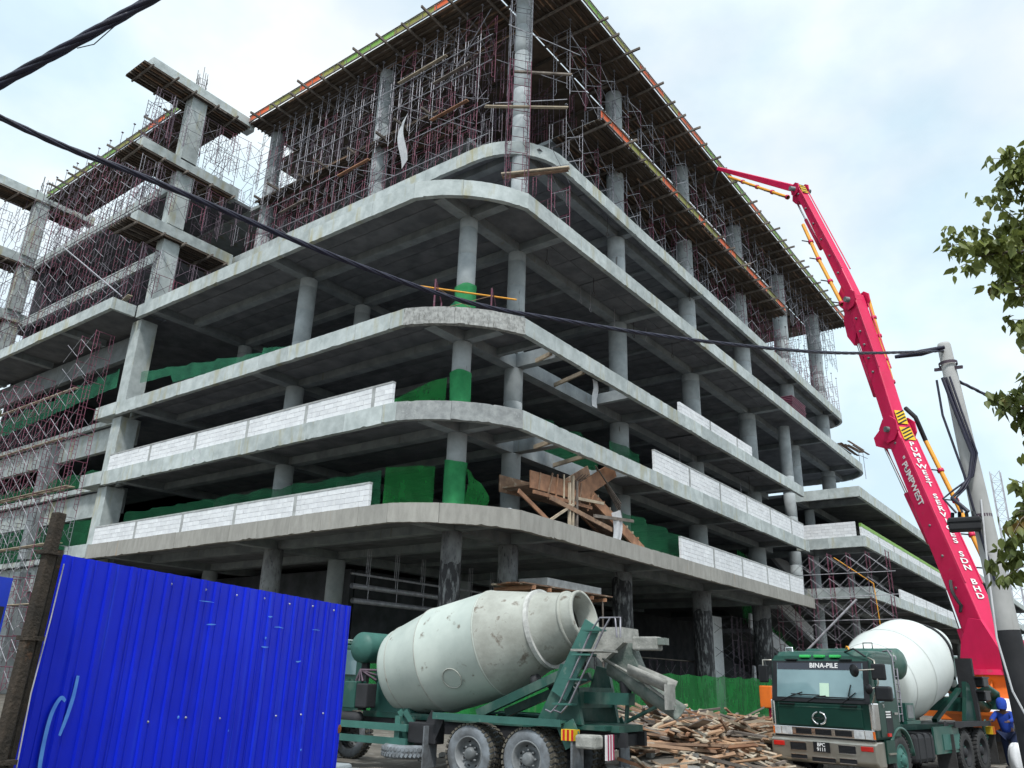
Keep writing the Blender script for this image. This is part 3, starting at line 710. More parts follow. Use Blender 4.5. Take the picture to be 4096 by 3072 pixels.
# short scaffold pieces on the third floor corner
S = Scaffold('short red guard frames with an orange rail on the third floor corner', (2, 2, SZ[2]))
for (x, y, a) in ((.75, 2.9, R(-60)), (2.9, 1.3, R(-30))):
    S.pipe((x, y, SZ[2]), (x, y, SZ[2]+1.5), 'pipe_red', .05); S.pipe((x, y, SZ[2]+1.5), (x+.8, y+.3, SZ[2]+.7), 'pipe_red', .03); S.pipe((x+.8, y+.3, SZ[2]+.7), (x+.8, y+.3, SZ[2]), 'pipe_red', .04)
S.pipe((.2, 3.9, SZ[2]+1.25), (4.1, .75, SZ[2]+1.25), 'pipe_yellow', .045)
S.brace((.75, 2.9), (2.9, 1.3), SZ[2]-.3, 'timber_brown', 1.4)
S.finish()

# ---------------------------------------------------------------- timber formwork
def deck(label, x0, x1, y0, y1, z, along_x, edges, overhang=.95, joist=.34, bear=1.95, plank_len=4.0, colors=None, rods=True, ply=True, thick=.12):
    t = thing('timber_formwork_deck', label, 'formwork', ((x0+x1)/2, (y0+y1)/2, z-.6)); B = Vector(t.location)
    def P(*p): return Vector(p)-B
    if ply: obj('plywood_sheet', MB().b2(P(x0, y0, z-.40), P(x1, y1, z-.37)), 'ply_soffit', t)
    jm = {}
    a0, a1, b0, b1 = (x0, x1, y0, y1) if along_x else (y0, y1, x0, x1)
    nj = int((b1-b0)/joist)
    for k in range(nj+1):
        b = b0+.05+k*joist; a = a0
        while a < a1-.2:
            l_ = min(plank_len*rr(.8, 1.1), a1-a); kk = round(l_, 1)
            if kk not in jm: jm[kk] = {m: MB().box((0, 0, 0), (kk, .07, .11)).mesh('joist', m) for m in ('timber_dark', 'timber_grey', 'timber_brown', 'ply_soffit')}
            m = random.choice(('timber_dark', 'ply_soffit', 'ply_soffit', 'timber_grey', 'timber_brown'))
            c = (a+l_/2, b, z-.46+rr(-.02, .0)) if along_x else (b, a+l_/2, z-.46+rr(-.02, .0))
            place('joist', jm[kk][m], t, P(*c), 0 if along_x else R(90)); a += l_
    bm = {}
    a = a0+.5
    while a < a1:
        oh = overhang*rr(.55, 1.25); l_ = round(b1-b0+oh, 1)
        if l_ not in bm: bm[l_] = {m: MB().box((0, 0, 0), (l_, .11, .16)).mesh('bearer', m) for m in ('timber_grey', 'timber_dark')}
        c = (a, b1-l_/2, z-.61) if along_x else (b1-l_/2, a, z-.61)
        place('bearer', bm[l_]['timber_grey'], t, P(*c), R(90)+rr(-.05, .05) if along_x else rr(-.05, .05)); a += bear*rr(.75, 1.2)
    for (p, q) in edges:
        p = Vector(p); q = Vector(q); d = (q-p); n = max(1, int(d.length/1.2)); d.normalize(); run = 0; cm = None
        for k in range(n):
            if run <= 0: cm = random.choice([c for c in (colors or ('edge_green', 'edge_orange', 'edge_olive')) if c != cm] or [cm]); run = random.choice((1, 2, 2, 3, 4))
            run -= 1; a = p+d*(k*1.2); b = a+d*1.17
            nq = Vector((d.y, -d.x))*.10; obj('edge_board', MB().bar(P(a.x+nq.x, a.y+nq.y, z-.12), P(b.x+nq.x, b.y+nq.y, z-.12), .03, .56), cm, t)
        o_ = Vector((d.y, -d.x))*.16
        for zz, w in ((z-.40, .07), (z+.17, .05)): obj('waler', MB().bar(P(p.x+o_.x, p.y+o_.y, zz), P(q.x+o_.x, q.y+o_.y, zz), .06, w), 'timber_grey', t)
        if rods:
            mb = MB()
            for k in range(n):
                a = p+d*(k*1.2+.2); mb.tube([P(a.x, a.y, z-.1), P(a.x+rr(-.05, .05), a.y+rr(-.05, .05), z+rr(.25, .55))], .018, 4)
                mb.bar(P(a.x-o_.x*-.8, a.y-o_.y*-.8, z-.45), P(a.x-o_.x*-.8, a.y-o_.y*-.8, z+.02), .05, .05)
            stuff(obj('edge_rods', mb, 'timber_grey', t))
    return t
deck('timber roof deck with orange and green edge boards over the right facade', 5.2, 68.2, .6, 4.6, 42.15, True, [((5.2, .6), (68.2, .6))])
deck('timber roof deck with green and orange edge boards over the left facade', 5.2, 9.4, 4.7, 28.0, 42.15, False, [((5.2, 28.0), (5.2, .7))])
t = thing('roof_deck_infill', 'dark plywood roof deck spanning behind the two edge strips', 'formwork', (36, 16, 41.6))
obj('plywood_sheet', MB().b2((-26.5, -11.3, .15), (32, 15, .2)), 'ply_soffit', t)
for k in range(20): obj('bearer', MB().b2((-26.4+k*2.9, -11.2, -.05), (-26.25+k*2.9, 14, .13)), 'timber_dark', t)
deck('brown timber deck with orange edge under the sixth floor, right facade', 12.4, 46.5, .95, 4.6, 35.15, True, [((12.4, .95), (46.5, .95))], .9, .34, 2.6, colors=('edge_orange', 'edge_orange', 'edge_olive'))
deck('grey timber deck under the thin sixth floor slab, left facade', 6.3, 9.6, 9.0, 27.4, 35.5, False, [], 1.0, .34, 2.4)
deck('timber roof strip with green boards over the open left wing', 1.2, 4.6, 29.6, 52.4, 42.15, False, [((1.2, 52.4), (1.2, 29.6))], 1.1, .42, 1.8, colors=('edge_green', 'edge_olive', 'edge_orange', 'edge_green'))
for k, (yy, z, xe, xi) in enumerate(FINS):
    pos = ('topmost', 'middle', 'lowest')[k % 3]; w = 'nearer the curved corner' if k < 3 else 'at the far end of the left wing'
    deck('grey timber deck under the %s projecting fin %s' % (pos, w), xe-.7, xi-.6, yy-.35, yy+2.1, z-.62, True, [], .5, .3, 1.7, rods=False)
# far planks platform at the right end
t = thing('plank_platform', 'bundle of grey planks on a scaffold beyond the right end of the building', 'planks', (69.6, 3, 27.4))
for k in range(10): obj('plank', MB().bar((-2.0+rr(-.5, .5), -1.5+k*.28, rr(0, .5)), (3.6+rr(-.8, .8), -1.7+k*.28, rr(.2, .6)), .22, .06), 'timber_brown' if k % 3 else 'timber_grey', t)
for (x, y) in ((.5, -1.5), (2.4, -1.5), (.5, 0), (2.4, 0)): obj('leg', MB().tube([(x, y, 0), (x, y, -3.0)], .03, 5), 'pipe_steel', t)
obj('ledger_pipe', MB().tube([(-1, -1.6, -.9), (3.4, -1.7, -.4)], .03, 5), 'pipe_dark', t)
# red stack of frames
t = thing('stacked_red_frames', 'stack of dark red steel frames on the fourth floor edge at right', 'stack', (46, 1.2, SZ[3]))
for k in range(11): obj('red_frame', MB().b2((-2.0+k*.03, -.7, k*.17), (2.0+rr(-.2, .2), .6, k*.17+.07)), 'pipe_red', t)

# ---------------------------------------------------------------- timber stair formwork on the first floor
t = thing('stair_formwork', 'broken-looking brown timber stair formwork between the first and second floors', 'formwork', (9, 1.5, SZ[0]))
z0 = 0
def st(n, a, b, w, h, m): obj(n, MB().bar(a, b, w, h), m, t)
for dy in (-.75, .6): st('stair_string', (1.0, dy, 2.35), (7.4, dy+.1, .05), .10, .55, 'timber_orange')
obj('stair_soffit', MB().bar((1.0, 0, 2.1), (7.3, 0, -.05+.05), 1.2, .05), 'timber_brown', t)
for dy in (-.85, .7): st('stair_string', (.6, dy, 2.0), (4.0, dy, 3.85), .08, .8, 'timber_orange' if dy < 0 else 'timber_brown')
obj('landing', MB().b2((-3.4, -.8, 1.55), (1.4, .9, 1.63)), 'timber_brown', t)
st('landing_side', (-3.6, -.84, 1.75), (1.5, -.84, 2.0), .06, .8, 'timber_orange'); st('landing_side', (-3.6, .9, 1.75), (1.5, .9, 2.0), .06, .8, 'timber_brown'); st('landing_side', (-3.4, -.9, 1.2), (1.6, -.9, 1.35), .10, .16, 'timber_orange')
for k in range(7): st('batten', (-3+k*.7, -.9, 1.2+rr(-.2, .2)), (-2.8+k*.7+rr(-.3, .5), -.9, 2.3+rr(-.2, .3)), .05, .08, random.choice(('timber_pale', 'timber_brown', 'timber_orange')))
for k in range(10): st('batten', (1.2+k*.6, -.82, 2.55-k*.215), (1.5+k*.6, .75, 2.6-k*.215), .06, .12, 'timber_pale' if k % 3 else 'timber_orange')
for (x, h) in ((-.2, 2.6), (.15, 2.4), (-.5, 2.2)): st('post', (x, -.95, 0), (x, -.95, h), .12, .1, 'timber_grey' if x > 0 else 'timber_pale')
st('brace_board', (-4.6, -.95, 1.0), (-2.2, -.9, .1), .07, .2, 'timber_orange'); st('brace_board', (-2.2, -1.0, 1.15), (3.4, -1.0, .55), .08, .22, 'timber_brown'); st('brace_board', (-2.2, -1, .1), (-.2, -1, 1.2), .07, .12, 'timber_pale')
st('brace_board', (1.6, -1.05, .95), (5.6, -1.05, 1.35), .1, .16, 'timber_grey'); st('brace_board', (.2, -1.0, 1.55), (2.6, -1.0, 1.75), .08, .14, 'timber_pale')
for k in range(5): st('rail', (2+k*.2, -.9+k*.1, 3.6), (4.5+k*.15, -.95+k*.1, 2.1-k*.1), .05, .06, 'timber_grey')
for k in range(6): obj('starter_bar', MB().tube([(.5+k*.2, .4, 1.9), (3.2+k*.3, .6, 3.6+k*.05)], .02, 4), 'rebar', t)
# debris tarp hanging from it
tag(obj('plastic_sheet', MB().grid(lambda u, v: (13.2-u*.9+.25*math.sin(v*3), .45+.05*math.sin(u*9), SZ[0]+.1+v*1.6-u*.3+.0), 6, 8), 'plastic_white'), 'white plastic sheet draped against the timber stair', 'plastic sheet')
tag(obj('plastic_sheet', MB().grid(lambda u, v: (5.9-.15*math.sin(v*4), 11.2+u*.45+.18*math.sin(v*5), 35.6-v*3.6-u*.5), 5, 14), 'plastic_white'), 'long white plastic sheet hanging in the upper left scaffold', 'plastic sheet')
tag(obj('plastic_sheet', MB().grid(lambda u, v: (.02-.04*math.sin(u*6+v*4), 18.6+u*.7, SZ[1]-.1-v*.55+.12*math.sin(u*5)), 6, 5), 'plastic_white'), 'small white rag caught on the second floor edge', 'rag')
tag(obj('plastic_sheet', MB().grid(lambda u, v: (10.6+u*.5+.1*math.sin(v*6), .5, SZ[2]-.75-v*1.5), 5, 6), 'plastic_white'), 'torn pale plastic rag hanging below the third floor', 'rag')
# timber platform with blocks under the first floor
t = thing('timber_platform', 'brown timber platform stacked with grey blocks above the mixer drum', 'platform', (8.6, 1.5, 0))
for k in range(9): obj('plank', MB().bar((-3.5+rr(-.4, .4), -.9+k*.22, 5.72+rr(0, .05)), (3.6+rr(-.5, 1.0), -.9+k*.22, 5.80+rr(0, .05)), .2, .06), random.choice(('timber_orange', 'timber_brown', 'timber_pale')), t)
for k in range(6): obj('bearer', MB().bar((-3+k*1.2, -1.1, 5.6), (-2.9+k*1.2, 1.2, 5.6), .1, .16), 'timber_orange', t)
for k in range(8): place('block', blk[.6], t, (-1.2+k*.6, -.3, 5.87)), place('block', blk[.6], t, (-1.2+k*.6, .1, 5.87))
obj('stack_of_slabs', MB().b2((-1.5, -.7, 5.86), (3.2, .9, 6.2)), 'mortar', t)
for (x, y) in ((-3, -.9), (0, -.9), (3, -.9), (-3, .9), (0, .9), (3, .9)): obj('post', MB().tube([(x, y, 0), (x, y, 5.55)], .05, 6), 'timber_grey', t)

# ---------------------------------------------------------------- green nets
def net(label, pts, z0, z1, m='net_green', amp=.12, sag=.12, name='safety_net'):
    P_ = [Vector(p) for p in pts]; cs = cum(P_); tot = cs[-1]; n = max(8, int(tot/.35)); ph = rr(0, 9)
    def fn(u, v):
        p, d = along(P_, u*tot); nn = Vector((d.y, -d.x)); s = u*tot
        w = amp*(math.sin(s*2.1+ph)+.6*math.sin(s*4.7+2*ph+v*2))*(.35+.65*v)
        zz0 = z0(u) if callable(z0) else z0; zz1 = z1(u) if callable(z1) else z1
        top = zz1-sag*abs(math.sin(s*1.25+ph)); q = p+nn*w
        return (q.x, q.y, zz0+(top-zz0)*v)
    o = obj(name, MB().grid(fn, n, 8), m); return tag(o, label, 'net', 'green safety nets')
net('bright green net hoarding along the ground floor of the right facade', [(4.5, -1.2), (14, .9), (43, 1.1)], 0.02, 2.45, amp=.09)
net('green net hoarding seen under the drum of the mixer at the corner', [(.2, 14), (-.2, 2.5), (1.2, -.4), (4.4, -1.3)], 0.02, 2.35, amp=.08)
net('shade-darkened green net hung behind the lowest block parapet, left facade', [(1.2, 27.8), (1.5, 6)], SZ[0], SZ[0]+2.05, 'net_shaded')
net('green net wrapped across the corner behind the lowest floor edge', [(1.5, 5.9), (2.6, 3.9)], SZ[0]+.02, SZ[0]+2.2, amp=.06)
net('green net stretched towards the corner column on the second floor', [(1.2, 5.6), (2.7, 3.6)], SZ[1]+.02, lambda u: SZ[1]+.9+u*1.1, amp=.1)
net('sagging pale green net strung along the third floor, left facade', [(.6, 27.8), (.6, 15)], lambda u: SZ[2]+.75-u*.7+(.5 if u < .3 else 0), lambda u: SZ[2]+2.05-u*1.5, 'net_thin', .08, .05)
net('low green net lying around the left column of the third floor', [(.5, 15.0), (.6, 11.5)], SZ[2], lambda u: SZ[2]+.8-u*.55, 'net_thin')
net('pale green net behind the upper lifts of the lower left scaffold', [(.2, 58), (.2, 30)], lambda u: 17.3+u*1.5, lambda u: 18.9+u*1.3, 'net_thin', .1, .3)
net('green net between the second and third floor of the left wing', [(1.7, 58), (1.7, 30)], 13.1, 14.2, 'net_shaded', .1, .25)
net('green net curtain on the first floor of the left wing', [(1.75, 58), (1.75, 30)], 8.6, 10.9, 'net_shaded', .12, .15)
net('shade-darkened green net beside the lower right block parapet', [(14.5, 1.0), (19.5, 1.1), (40, 1.3)], SZ[0], lambda u: SZ[0]+2.0-u*.8, 'net_shaded')
net('shade-darkened green net hanging in the stair void below the third floor', [(8, 3.6), (16, 3.4)], SZ[1], SZ[1]+2.1, 'net_shaded')
net('green net on the second floor at the column beside the long parapet', [(15.5, 2.3), (19.2, 2.4)], SZ[1], SZ[1]+2.0, 'net_shaded', amp=.06)
net('green net behind the upper ramp parapet', [(44, 6.2), (58, 6.2)], lambda u: 15.4-u*4, lambda u: 17.2-u*4.2, amp=.1)
net('green net behind the middle ramp parapet', [(44, 6.2), (60, 6.2)], lambda u: 11.2-u*4.4, lambda u: 13-u*4.4, amp=.1)
net('green net behind the lower ramp parapet', [(44, 6.2), (60, 6.2)], lambda u: 6.8-u*4.4, lambda u: 9-u*4.4, amp=.1)
def wrap(label, x, y, z0, z1, r, m='net_green'):
    ph = rr(0, 6)
    def fn(u, v):
        a = u*2*math.pi; q = r+.03+.03*math.sin(a*5+v*4+ph)+(.02 if v > .9 else 0)
        zt = z1+.12*math.sin(a+ph); return (x+q*math.cos(a), y+q*math.sin(a), z0+(zt-z0)*v)
    tag(obj('column_wrap', MB().grid(fn, 28, 8), m), label, 'net', 'green safety nets')
wrap('green net wrapped round the corner column of the first floor', 3.2, 3.2, SZ[0], SZ[0]+2.4, .46, 'net_wrap')
wrap('green net wrapped round the corner column of the second floor', 3.2, 3.2, SZ[1], SZ[1]+2.1, .46, 'net_wrap')
wrap('green net bundled round the corner column of the third floor', 3.2, 3.2, SZ[2], SZ[2]+2.1, .48, 'net_wrap')
wrap('dark green net wrapped round the second right column of the second floor', 18.2, 3.2, SZ[1], SZ[1]+2.3, .46)
tag(obj('safety_net', MB().grid(lambda u, v: (.9+u*2.0+v*.1, 4.3-u*1.5+v*.4+.1*math.sin(u*9), SZ[2]+.03+(.15+1.5*u*u)*v+.05*math.sin(u*14)), 14, 6), 'net_thin'), 'crumpled green net trailing from the third floor corner column', 'net', 'green safety nets')
tag(obj('safety_net', MB().grid(lambda u, v: (3.3+u*.9, 2.6-u*.5+.1*math.sin(v*7), SZ[0]+.03+v*(2.0-u*.9)+.06*math.sin(u*11)), 8, 8), 'net_green'), 'loose green net flap to the right of the first floor corner column', 'net', 'green safety nets')

# ---------------------------------------------------------------- mixer trucks
def wheel(parent, loc, side, front=False, dusty=True, r=.52, w=.27):
    W_ = place('wheel', None, parent, loc); ax = (0, side, 0)
    prof = [(-w/2+.02, r*.60), (-w/2, r*.72), (-w/2+.01, r*.90), (-w/2+.05, r*.985), (w/2-.05, r*.985), (w/2-.01, r*.90), (w/2, r*.72), (w/2-.02, r*.60)]
    ty = obj('tyre', MB().lathe(prof, (0, 0, 0), ax, 40), 'rubber_dusty' if dusty else 'rubber', W_)
    mb = MB()
    for k in range(34):
        a = 2*math.pi*k/34; c, s = math.cos(a), math.sin(a)
        m = Matrix(((c, 0, -s), (0, 1, 0), (s, 0, c)))
        for q in (-1, 1): mb.box(m @ Vector((r*.99, q*w*.27+.0, 0)), (.035, w*.40, .062), m @ Matrix.Rotation(.25*q, 3, 'X'))
    stuff(obj('tread', mb, 'tread_dusty' if dusty else 'rubber', W_))
    if front: pr = [(w/2-.03, r*.62), (w/2-.01, r*.58), (w/2-.05, r*.53), (w/2-.02, r*.38), (w/2+.0, r*.35), (w/2+.01, r*.22), (w/2+.05, r*.19), (w/2+.06, r*.1), (w/2+.06, 0)]
    else: pr = [(w/2-.03, r*.62), (w/2-.005, r*.58), (w/2-.02, r*.545), (w/2-.15, r*.50), (w/2-.19, r*.42), (w/2-.17, r*.26), (w/2-.10, r*.235), (w/2-.04, r*.2), (w/2-.02, r*.15), (w/2-.02, 0)]
    rim = obj('rim', MB().lathe(pr, (0, 0, 0), ax, 32), 'rim_grey' if dusty else ('truck_teal' if front else 'black_matte'), W_)
    mb = MB(); hole = MB()
    for k in range(8):
        a = 2*math.pi*k/8; h = w/2-.005 if front else w/2-.10
        mb.lathe([(h-.03, .022), (h+.03, .022), (h+.03, 0)], (r*.285*math.cos(a), 0, r*.285*math.sin(a)), ax, 6)
        hole.lathe([(0, .034), (.006, .034), (.006, 0)], (r*.46*math.cos(a+.4), side*((w/2-.045) if front else (w/2-.178)), r*.46*math.sin(a+.4)), ax, 10)
    stuff(obj('wheel_nuts', mb, 'rim_grey' if dusty else 'truck_teal', W_)); stuff(obj('rim_holes', hole, 'black', W_))
    return W_
def mixer(label, loc, rz, cabx, g1, g2, drum_m, drum_m2, dusty, cab_detail):
    t = thing('mixer_truck', label, 'mixer truck', loc, rz, None)
    def O(n, mb, m, p=None, bevel=0): return obj(n, mb, m, p or t, bevel=bevel)
    for x in (.64, -.64):
        for s in (1, -1): wheel(t, (x, s*.96, .52), s, False, dusty); wheel(t, (x, s*.66, .52), s, False, dusty)
    for s in (1, -1): wheel(t, (4.86 if not dusty else 5.5, s*.95, .52), s, True, dusty)
    for x in (.64, -.64): O('axle', MB().tube([(x, -.6, .52), (x, .6, .52)], .09, 8), 'black_matte')
    for s in (1, -1): O('chassis_rail', MB().b2((-2.3, s*.35, .78), (6.0+cabx, s*.45, 1.02)), 'black_matte')
    O('sub_frame', MB().b2((-2.2, -.5, 1.02), (3.9, .5, 1.13)), g1)
    # drum
    fo = Vector((3.32, 0, 1.93)); ax = Vector((-.972, 0, .235))
    pf = [(-.02, 0), (-.02, .55), (0, .80), (.06, .87), (.14, .90), (1.22, 1.07), (1.25, 1.085), (1.28, 1.08), (2.70, 1.06), (2.72, 1.07), (2.74, 1.06)]
    pr = [(2.74, 1.058), (3.85, .72), (4.62, .50), (4.66, .53), (4.72, .53), (4.72, .47), (4.3, .46)]
    dr = O('drum', MB().lathe(pf, fo, ax, 56), drum_m)
    O('drum_cone', MB().lathe(pr, fo, ax, 56), drum_m2, dr)
    O('roller_ring', MB().lathe([(3.76, .74), (3.76, .785), (3.85, .785), (3.85, .71)], fo, ax, 48, smooth=False), 'ring_white' if dusty else 'black_matte', dr)
    O('rim_hoop', MB().lathe([(4.40, .54), (4.40, .585), (4.46, .585), (4.46, .53)], fo, ax, 40), drum_m2, dr)
    for s_ in (.32, 1.25, 2.72): O('weld_seam', MB().lathe([(s_-.012, .908+(.16*(s_-.14)/1.08 if s_ < 1.2 else .178 if s_ < 2 else .157)), (s_, .912+(.16*(s_-.14)/1.08 if s_ < 1.2 else .182 if s_ < 2 else .163)), (s_+.012, .905+(.16*(s_-.14)/1.08 if s_ < 1.2 else .178 if s_ < 2 else .157))], fo, ax, 56), drum_m2, dr)
    if dusty:
        ca = fo+ax*2.0; up = Vector((.235, 0, .972)); lat = Vector((0, 1, 0))
        pts = []
        for k in range(25):
            a = 2*math.pi*k/24; s_ = .21*math.cos(a); th = R(-33)+.21*math.sin(a)/1.075
            rad = 1.083; pts.append(ca+ax*s_+(lat*math.cos(th)+up*math.sin(th))*rad)
        O('manhole_ring', MB().tube(pts, .012, 5), drum_m2, dr)
    # front pedestal, gearbox, tank
    O('front_pedestal', MB().prism([(2.6, 1.13), (3.75, 1.13), (3.55, 1.9), (3.2, 1.95)], .9, Matrix.Translation((0, .45, 0)) @ XZ), 'truck_teal' if dusty else g1)
    O('gearbox', MB().lathe([(-.62, 0), (-.62, .2), (-.45, .34), (-.2, .36), (0, .30)], fo, ax, 24), g1)
    tkx = 3.98 if dusty else 4.2; tl = .62 if dusty else 1.0
    O('water_tank', MB().lathe([(-tl-.16, 0), (-tl-.14, .14), (-tl-.09, .25), (-tl-.03, .31), (-tl, .325), (tl, .325), (tl+.03, .31), (tl+.09, .25), (tl+.14, .14), (tl+.16, 0)], (tkx, 0, 2.42), (0, 1, 0), 32), 'truck_teal' if dusty else g1)
    O('tank_bracket', MB().b2((tkx-.08, .4, 1.13), (tkx+.08, .5, 2.15)).b2((tkx-.08, -.5, 1.13), (tkx+.08, -.4, 2.15)), 'black_matte')
    if dusty:
        O('hydraulic_box', MB().b2((3.75, .62, 1.18), (4.1, .95, 1.72)), 'truck_green', bevel=.02); O('cooler', MB().b2((3.4, .66, 1.2), (3.72, .98, 1.68)), 'black_matte', bevel=.03)
        for k in range(3): O('hose', MB().tube([(3.9-k*.1, .8, 1.72), (3.85, .75, 1.95), (3.6, .5, 1.95-.1*k)], .03, 6), 'pipe_dark')
        O('air_tank', MB().lathe([(-.5, 0), (-.48, .1), (-.42, .14), (.42, .14), (.48, .1), (.5, 0)], (4.1, .85, .98), (1, 0, 0), 16), 'black_matte')
        for z in (.89, .63): O('side_bar', MB().b2((2.12, 1.08, z-.065), (5.0, 1.14, z+.065)), 'truck_teal')
        O('bar_bracket', MB().b2((2.35, .6, .5), (2.48, 1.08, 1.1)), 'truck_teal')
        for k in range(2): O('step_bracket', MB().bar((2.3-k*.14, .9, .95), (2.45-k*.14, 1.0, 1.2), .06, .1), 'truck_teal')
        sp = place('spare_wheel', None, t, (2.28, .85, .46))
        o = O('tyre', MB().lathe([(-.12, .3), (-.125, .46), (-.08, .52), (.08, .52), (.125, .46), (.12, .3)], (0, 0, 0), (0, 0, 1), 40), 'rubber_dusty', sp)
        mb = MB()
        for k in range(40):
            a = 2*math.pi*k/40
            for q in (-1, 1): mb.box((.522*math.cos(a), .522*math.sin(a), q*.05), (.02, .05, .07), Matrix.Rotation(a, 3, 'Z') @ Matrix.Rotation(.5*q, 3, 'X'))
        stuff(O('tread', mb, 'rubber_dusty', sp))
        O('tool_box', MB().b2((1.5, .7, .62), (2.2, 1.0, 1.0)), 'black_matte', bevel=.02)
    else:
        O('fuel_tank', MB().b2((2.85, .55, .42), (4.1, 1.1, 1.0)), 'black_matte', bevel=.09)
        for x in (3.1, 3.5, 3.9): O('tank_strap', MB().b2((x-.025, .54, .41), (x+.025, 1.112, 1.012)), 'black', bevel=.05)
        O('side_skirt', MB().b2((1.0, 1.02, .55), (2.75, 1.06, 1.12)), g1); O('side_panel', MB().b2((1.0, 1.062, .62), (2.2, 1.075, .95)), 'truck_teal')
        O('rear_tower', MB().b2((-1.72, .45, 1.1), (-1.58, .85, 2.75)), 'black_matte'); O('light_bracket', MB().b2((-2.25, .7, 1.9), (-1.6, 1.05, 1.94)).b2((-2.25, .7, 2.25), (-1.6, 1.05, 2.29)), 'black')
        for z in (1.95, 2.3): O('light_unit', MB().b2((-2.2, .72, z-.28), (-1.72, 1.04, z-.01)), 'black', bevel=.03)
    # rear fenders
    for s in (1, -1):
        O('fender', MB().b2((-1.38, s*.78, 1.15), (1.48, s*1.12, 1.19)), 'truck_teal' if dusty else 'black_matte'); O('fender_rail', MB().b2((-1.38, s*1.12, 1.09), (1.48, s*1.15, 1.21)), 'truck_teal' if dusty else 'black_matte')
        for x, d in ((1.48, .18), (-1.38, -.18)): O('fender_end', MB().bar((x, s*.98, 1.15), (x+d, s*.98, .8), .36, .03, (0, 1, 0)), 'black_matte' if x > 0 else 'truck_teal')
        O('mud_flap', MB().b2((1.66, s*.72, .2), (1.69, s*1.14, .95)), 'rubber_dusty' if dusty else 'rubber'); O('mud_flap', MB().b2((-1.62, s*.74, .2), (-1.58, s*1.14, .9)), 'rubber_dusty' if dusty else 'rubber')
        rf = O('reflector', MB().b2((-1.64, s*.92, .88), (-1.40, s*1.155, 1.06)), 'hazard_yellow')
        for k in range(3): O('reflector_stripe', MB().b2((-1.645+k*.085, s*1.156, .882), (-1.60+k*.085, s*1.159, 1.058)), 'lamp_red', rf)
    # rear pedestal
    for s in (1, -1):
        O('rear_pedestal', MB().prism([(-1.15, 1.13), (-2.1, 1.13), (-1.98, 1.75), (-1.9, 2.1), (-1.65, 2.15), (-1.5, 1.75)], .1, Matrix.Translation((0, s*.72+.05, 0)) @ XZ), g2)
        O('pedestal_strut', MB().bar((.35, s*.5, 1.2), (-1.55, s*.6, 1.95), .12, .16 if dusty else .09), g2)
        O('roller', MB().lathe([(-.06, .0), (-.06, .14), (.06, .14), (.06, 0)], (-.35, s*.3, 1.82), ax, 16), 'black_matte')
    O('pedestal_cross', MB().b2((-2.0, -.7, 1.4), (-1.7, .7, 1.75)), g1)
    O('rear_beam', MB().b2((-2.9, .25, 1.48), (-1.95, .5, 1.68)), g1); O('rear_bumper', MB().b2((-2.5, -.6, .78), (-2.3, .9, .98)), 'black_matte')
    O('rear_deck', MB().b2((-2.55, -.4, 1.05), (-1.4, .75, 1.12)), g1)
    # hopper and chute
    cm = 'caked_metal' if dusty else g1
    O('hopper', MB().prism([(-1.75, 2.82), (-2.72, 2.82), (-2.74, 2.55), (-2.3, 2.2), (-2.0, 2.45)], .7, Matrix.Translation((0, .35, 0)) @ XZ), cm)
    O('hopper_throat', MB().prism([(-2.25, 2.4), (-2.75, 2.55), (-2.95, 2.1), (-3.05, 1.85), (-2.7, 1.95), (-2.45, 2.0)], .36, Matrix.Translation((0, .18, 0)) @ XZ), 'caked_dark' if dusty else g1)
    def chute(a, b, w, d, n, m):
        a = Vector(a); b = Vector(b); x = (b-a).normalized(); y = Vector((0, 1, 0)); z = x.cross(y)
        if z.z < 0: z = -z
        def fn(u, v):
            th = math.pi*(v); return a+(b-a)*u+y*(math.cos(th)*w/2)-z*(math.sin(th)*d)+z*d
        o = O(n, MB().grid(fn, 6, 10), m)
        so = o.modifiers.new('thick', 'SOLIDIFY'); so.thickness = .02
        return o
    chute((-2.35, .15, 1.98), (-3.75, .45, 1.30), .46, .24, 'chute', 'caked_dark' if dusty else g1)
    O('chute_rim', MB().tube([(-2.35, .42, 2.26), (-3.05, .55, 1.97), (-3.75, .72, 1.58)], .025, 6), cm)
    chute((-3.0, .62, 1.98), (-3.78, .75, 1.72), .42, .2, 'chute_extension', cm)
    O('chute_plate', MB().b2((-3.82, .60, 1.45), (-3.78, .98, 1.85)), cm)
    O('chute_prop', MB().tube([(-2.75, .3, 1.2), (-3.45, .45, 1.5)], .035, 6), g1); O('chute_prop', MB().tube([(-2.75, .3, 1.18), (-2.78, .3, 1.52)], .04, 6), g1)
    O('chute_swivel', MB().lathe([(0, .1), (.18, .12), (.3, .08)], (-2.75, .3, 1.68), (0, 0, 1), 12), 'black_matte')
    O('folded_chute', MB().b2((-3.35, -.05, 2.42), (-2.85, .22, 2.66)), cm, bevel=.03); O('folded_chute_lip', MB().b2((-3.48, -.02, 2.52), (-3.35, .2, 2.64)), 'caked_dark' if dusty else g1)
    # ladder
    if dusty:
        lm = 'truck_teal'
        O('ladder_plate', MB().bar((-1.5, .8, 1.6), (-2.2, .8, 2.85), .34, .05, (0, 1, 0)), lm)
        for yy in (.98, 1.02):
            pass
        for dx in (0, -.34):
            O('ladder_rail', MB().tube([(-1.38+dx*.5, 1.08, 1.36), (-1.5+dx*.6, 1.08, 1.32), (-1.68+dx*.6, 1.08, 1.5), (-2.3+dx*.7, 1.05, 2.72), (-2.45+dx*.6, 1.0, 2.94), (-2.75+dx*.3, 1.0, 2.94), (-2.78+dx*.2, 1.0, 2.6)], .018, 6), 'pipe_steel')
        for k in range(4): O('ladder_step', MB().b2((-1.9-k*.2, .85, 1.45+k*.42), (-1.52-k*.2, 1.1, 1.48+k*.42)), lm)
